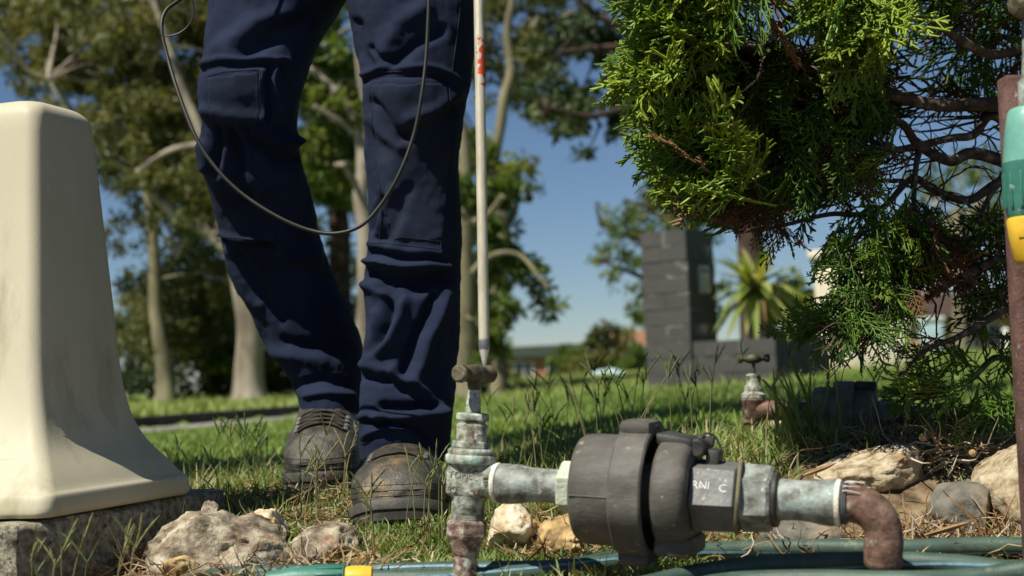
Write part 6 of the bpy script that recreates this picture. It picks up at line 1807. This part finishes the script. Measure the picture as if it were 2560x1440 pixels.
def cypress():
    root = P(2640, 1100, 2.15); root[2] = float(G(root[0], root[1]))
    t = thing('cypress_shrub', 'spreading cypress shrub with bright tips and bare inner twigs at the upper right', 'shrub', root)
    D0 = 2.05
    mb = MB()
    trunk = spline([root, P(2650, 700, 2.15), P(2640, 400, 2.12), P(2600, 100, 2.1), P(2560, -200, 2.05), P(2500, -600, 2.0)], 8)
    mb.add(*tube(trunk, np.linspace(.035, .012, len(trunk)), 12)); mb.build('trunk', MAT['twig'], t)
    limbs = [([(2640, 290), (2480, 262), (2330, 252), (2200, 236), (2050, 180), (1900, 120), (1760, 70), (1640, 40)], .012, 2.08, 1.92),
             ([(2640, 480), (2520, 420), (2440, 372), (2370, 392), (2290, 360), (2250, 300), (2160, 300), (2000, 250), (1800, 230)], .011, 2.1, 1.95),
             ([(2520, 420), (2470, 500), (2440, 560)], .006, 2.08, 2.05),
             ([(2640, 440), (2500, 300), (2440, 330), (2380, 340), (2240, 370), (2150, 380), (2000, 420), (1850, 430), (1730, 450)], .008, 2.12, 1.9),
             ([(2640, 560), (2520, 455), (2420, 490), (2330, 482), (2280, 450), (2200, 520), (2080, 540), (1950, 560), (1830, 590)], .008, 2.1, 1.92),
             ([(2600, 90), (2480, 130), (2400, 95), (2320, 60), (2200, 20), (2100, -40)], .009, 2.05, 1.85),
             ([(2290, 370), (2275, 440), (2290, 520), (2300, 600), (2310, 660)], .005, 2.02, 1.98),
             ([(2640, 800), (2560, 760), (2470, 800), (2400, 850), (2330, 880), (2240, 940)], .008, 2.05, 1.9),
             ([(2640, 690), (2520, 640), (2400, 700), (2300, 760), (2200, 830), (2140, 880)], .008, 2.06, 1.88),
             ([(2600, 960), (2500, 900), (2420, 960), (2300, 1000), (2220, 1060)], .006, 2.06, 1.95),
             ([(2300, 600), (2350, 640), (2370, 720), (2340, 800)], .004, 2.0, 1.95),
             ([(2200, 520), (2190, 640), (2150, 740), (2090, 820), (2060, 880)], .005, 1.98, 1.88),
             ([(2500, -600), (2300, -300), (2100, -150), (1900, -60), (1700, -20)], .012, 2.0, 1.7),
             ([(2560, -200), (2350, -120), (2150, -60), (2000, 20), (1900, 120)], .010, 2.05, 1.85)]
    nodes = []
    for pl, r, d0, d1 in limbs:
        n = len(pl)
        pts = spline([P(x, y, d0 + (d1 - d0) * i / (n - 1)) + rng.normal(0, .004, 3) for i, (x, y) in enumerate(pl)], 7)
        mb = MB(); mb.add(*tube(pts, np.linspace(r, r * .25, len(pts)), 9)); mb.build('limb', MAT['twig'], t)
        nodes.append(pts)
    nodes = np.concatenate(nodes)
    # crown regions in the photo: (outline, number, depth range, size range, tint mean, lean)
    dense = [(1545, -40), (1560, 60), (1600, 120), (1560, 200), (1610, 260), (1650, 330), (1660, 420), (1700, 470), (1720, 560), (1790, 590), (1860, 620), (1910, 660), (2040, 620), (2120, 560), (2240, 500), (2290, 400), (2330, 250), (2560, 190), (2560, -40)]
    leftedge = [(1615, -40), (1645, 60), (1675, 120), (1630, 200), (1675, 260), (1690, 320), (1710, 390), (1760, 440), (1800, 500), (1900, 500), (1880, 400), (1800, 300), (1800, 120), (1820, -40)]
    topband = [(1790, -60), (2300, -60), (2250, 60), (2180, 150), (2080, 120), (2020, 20), (1820, 0)]
    drape = [(2060, 590), (2085, 690), (2050, 790), (2095, 830), (2160, 790), (2260, 790), (2330, 680), (2380, 570), (2280, 500), (2150, 530)]
    rightdark = [(2350, 600), (2480, 520), (2545, 560), (2545, 720), (2460, 770), (2380, 740)]
    low = [(2230, 950), (2300, 880), (2400, 850), (2540, 830), (2540, 1040), (2380, 1060), (2260, 1010)]
    hang = [(2080, 790), (2210, 780), (2200, 860), (2150, 870)]
    upperright = [(2300, -40), (2560, -40), (2560, 180), (2330, 260)]
    twigs = MB()
    def grow(poly, n, d0, d1, s0, s1, tmean, mean_dir, protos, spread=.7, dead=0.0, twig=True, fb=None):
        c = sample_poly(poly, n); dd = rng.uniform(d0, d1, n)
        pos = np.array([P(x, y, q) for (x, y), q in zip(c, dd)])
        # nearest limb point gives the growth direction
        dirs = np.empty_like(pos)
        for k in range(n):
            q = nodes[np.argmin(np.sum((nodes - pos[k]) ** 2, 1))]
            v = pos[k] - q; L = np.linalg.norm(v)
            dirs[k] = norm(v / (L + 1e-6) * .5 + np.asarray(mean_dir) + rng.normal(0, spread, 3) * .7)
            if twig and rng.uniform() < .22 and L < .35:
                mid = (q + pos[k]) / 2 + rng.normal(0, .015, 3)
                V, F = tube(spline([q, mid, pos[k] + dirs[k] * .01], 3), np.linspace(.0022, .0009, 7), 4, False); twigs.add(V, F)
        size = rng.uniform(s0, s1, n)
        tint = np.clip(rng.normal(tmean, .2, n), 0, 1)
        isd = rng.uniform(0, 1, n) < dead
        return pos - dirs * size[:, None] * .35, dirs, size, tint, isd, fb
    fine = [frond_mesh(s, True) for s in range(7)]
    coarse = [frond_mesh(s + 20, False) for s in range(4)]
    LEFT = (-.75, -.35, .05); DOWN = (-.35, -.25, -.75)
    fb = np.array([-.3, -.6, .5])
    mid = [(1800, 100), (2240, 150), (2240, 350), (2180, 440), (2080, 500), (1920, 520), (1790, 450), (1740, 360)]
    jobs = [(fine, grow(leftedge, 330, 1.84, 2.06, .085, .15, .76, (-.75, -.2, .0), fine, dead=.04)),
            (coarse, grow(leftedge, 260, 2.0, 2.3, .08, .13, .35, LEFT, coarse, dead=.08)),
            (fine, grow(topband, 75, 1.78, 1.92, .09, .15, .72, (-.35, -.5, -.45), fine, dead=.015)),
            (coarse, grow(mid, 420, 2.02, 2.4, .07, .12, .28, LEFT, coarse, dead=.2)),
            (fine, grow(mid, 190, 1.92, 2.06, .06, .11, .40, DOWN, fine, dead=.2)),
            (fine, grow(drape, 105, 1.85, 2.02, .055, .10, .5, (-.3, -.1, -.8), fine, dead=.05)),
            (coarse, grow(drape, 50, 2.0, 2.15, .05, .09, .25, (-.2, 0, -.8), coarse, dead=.1)),
            (fine, grow([(2230, 560), (2400, 560), (2400, 700), (2260, 700)], 40, 1.9, 2.0, .05, .09, .3, (.1, -.1, -.8), fine, dead=.8)),
            (fine, grow([(1820, 500), (1960, 510), (1960, 590), (1840, 570)], 24, 1.86, 1.96, .05, .08, .3, (-.3, -.1, -.7), fine, dead=.7)),
            (fine, grow(rightdark, 42, 1.98, 2.12, .06, .10, .2, (.2, 0, -.3), fine, dead=.03)),
            (fine, grow(low, 34, 1.9, 2.1, .06, .11, .45, (-.6, -.2, -.2), fine, dead=.06)),
            (fine, grow(hang, 16, 1.84, 1.94, .06, .09, .3, (-.2, -.1, -.9), fine, dead=.05)),
            (coarse, grow(upperright, 90, 2.0, 2.35, .07, .12, .25, DOWN, coarse, dead=.2)),
            (fine, grow([(1990, 790), (2080, 770), (2100, 860), (2010, 850)], 13, 1.9, 2.0, .05, .08, .3, (-.4, 0, -.6), fine)),
            (coarse, grow([(2570, -900), (4300, -900), (4300, 950), (2800, 1000), (2640, 700)], 420, 1.9, 3.2, .18, .30, .35, (-.3, -.4, .1), coarse, dead=.08, twig=False)),  # unseen crown added past the right edge to block sky light
            # the crown goes on above the picture
            (coarse, grow([(1640, -560), (2640, -640), (2640, -30), (1600, -30)], 620, 1.80, 2.5, .10, .17, .4, (-.5, -.4, .1), coarse, dead=.05, twig=False))]
    for fdead, nm, mat in ((False, 'foliage', MAT['cypress']), (True, 'dead_foliage', MAT['dead'])):
        Vs = MB()
        for pr, (pos, dirs, size, tint, isd, fb_) in jobs:
            s = isd == fdead
            if not s.any(): continue
            V, F, T = place_fronds(pos[s], dirs[s], size[s], pr, tint[s])
            Vs.add(V, F, T)
        V, F, T = Vs.arrays()
        o = link(nm, make_mesh(nm, V - np.array(t.location), F, True, None, T), mat, t); o['kind'] = 'stuff'
    # bare twigs in the open right-hand part
    for k in range(150):
        q = nodes[rng.integers(0, len(nodes))]
        x, y, _ = proj(q[None]); 
        if not (x[0] > 2080 and 180 < y[0] < 1000): continue
        d = norm(rng.normal(0, 1, 3) * np.array([1, .6, 1]) + np.array([-.2, 0, -.3])); pts = [q]
        for j in range(6):
            d = norm(d + rng.normal(0, .35, 3)); pts.append(pts[-1] + d * rng.uniform(.008, .022))
            if rng.uniform() < .5:
                d2 = norm(d + rng.normal(0, .8, 3)); twigs.add(*tube(np.array([pts[-1], pts[-1] + d2 * .015, pts[-1] + d2 * .028 + rng.normal(0, .004, 3)]), [.0010, .0008, .0004], 4, False))
        twigs.add(*tube(spline(pts, 2), np.linspace(.0018, .0006, 13), 4, False))
    o = twigs.build('twig', MAT['twig'], t, fix=False); o['kind'] = 'stuff'
cypress()

# tall grass tuft in front of the second meter
def tuft():
    b = at(2000, 2.15)
    t = thing('grass_tuft', 'tall broad bladed grass tuft before the second meter', 'grass tuft', b)
    for k in range(46):
        az = rng.uniform(0, 6.283); L = rng.uniform(.06, .15); lean = rng.uniform(.05, .7); w = rng.uniform(.002, .0038)
        p = b + np.append(rng.normal(0, .022, 2), 0); p[2] = float(G(p[0], p[1])) - .002
        d = np.array([math.cos(az), math.sin(az), 0]); s = np.array([-math.sin(az), math.cos(az), 0])
        rows = []
        for i in range(7):
            u = i / 6; c = p + d * L * lean * (u ** 1.8) + np.array([0, 0, L * (u - .3 * lean * u * u)]); ww = w * (1 - u ** 3)
            rows.append([c - s * ww, c + d * ww * -.3, c + s * ww])
        V = np.array(rows).reshape(-1, 3); F = np.array([[i * 3 + j, i * 3 + j + 1, i * 3 + j + 4, i * 3 + j + 3] for i in range(6) for j in range(2)])
        mb = MB(); mb.add(V, [F], float(np.clip(rng.normal(.68, .12), 0, .8))); mb.build('blade', MAT['grass'], t, fix=False, angle=None)
    for (px, py) in ((1972, 895), (2068, 880)):
        tip = P(px, py, 2.12); bb = b + np.array([.01, 0, 0])
        pts = spline([bb, (bb + tip) / 2 + np.array([.012, 0, 0]), tip], 8)
        mb = MB(); mb.add(*tube(pts, np.linspace(.0014, .0030, len(pts)) * np.append(np.ones(len(pts) - 1), .2), 6), .55); mb.build('seed_stalk', MAT['grass'], t)
tuft()
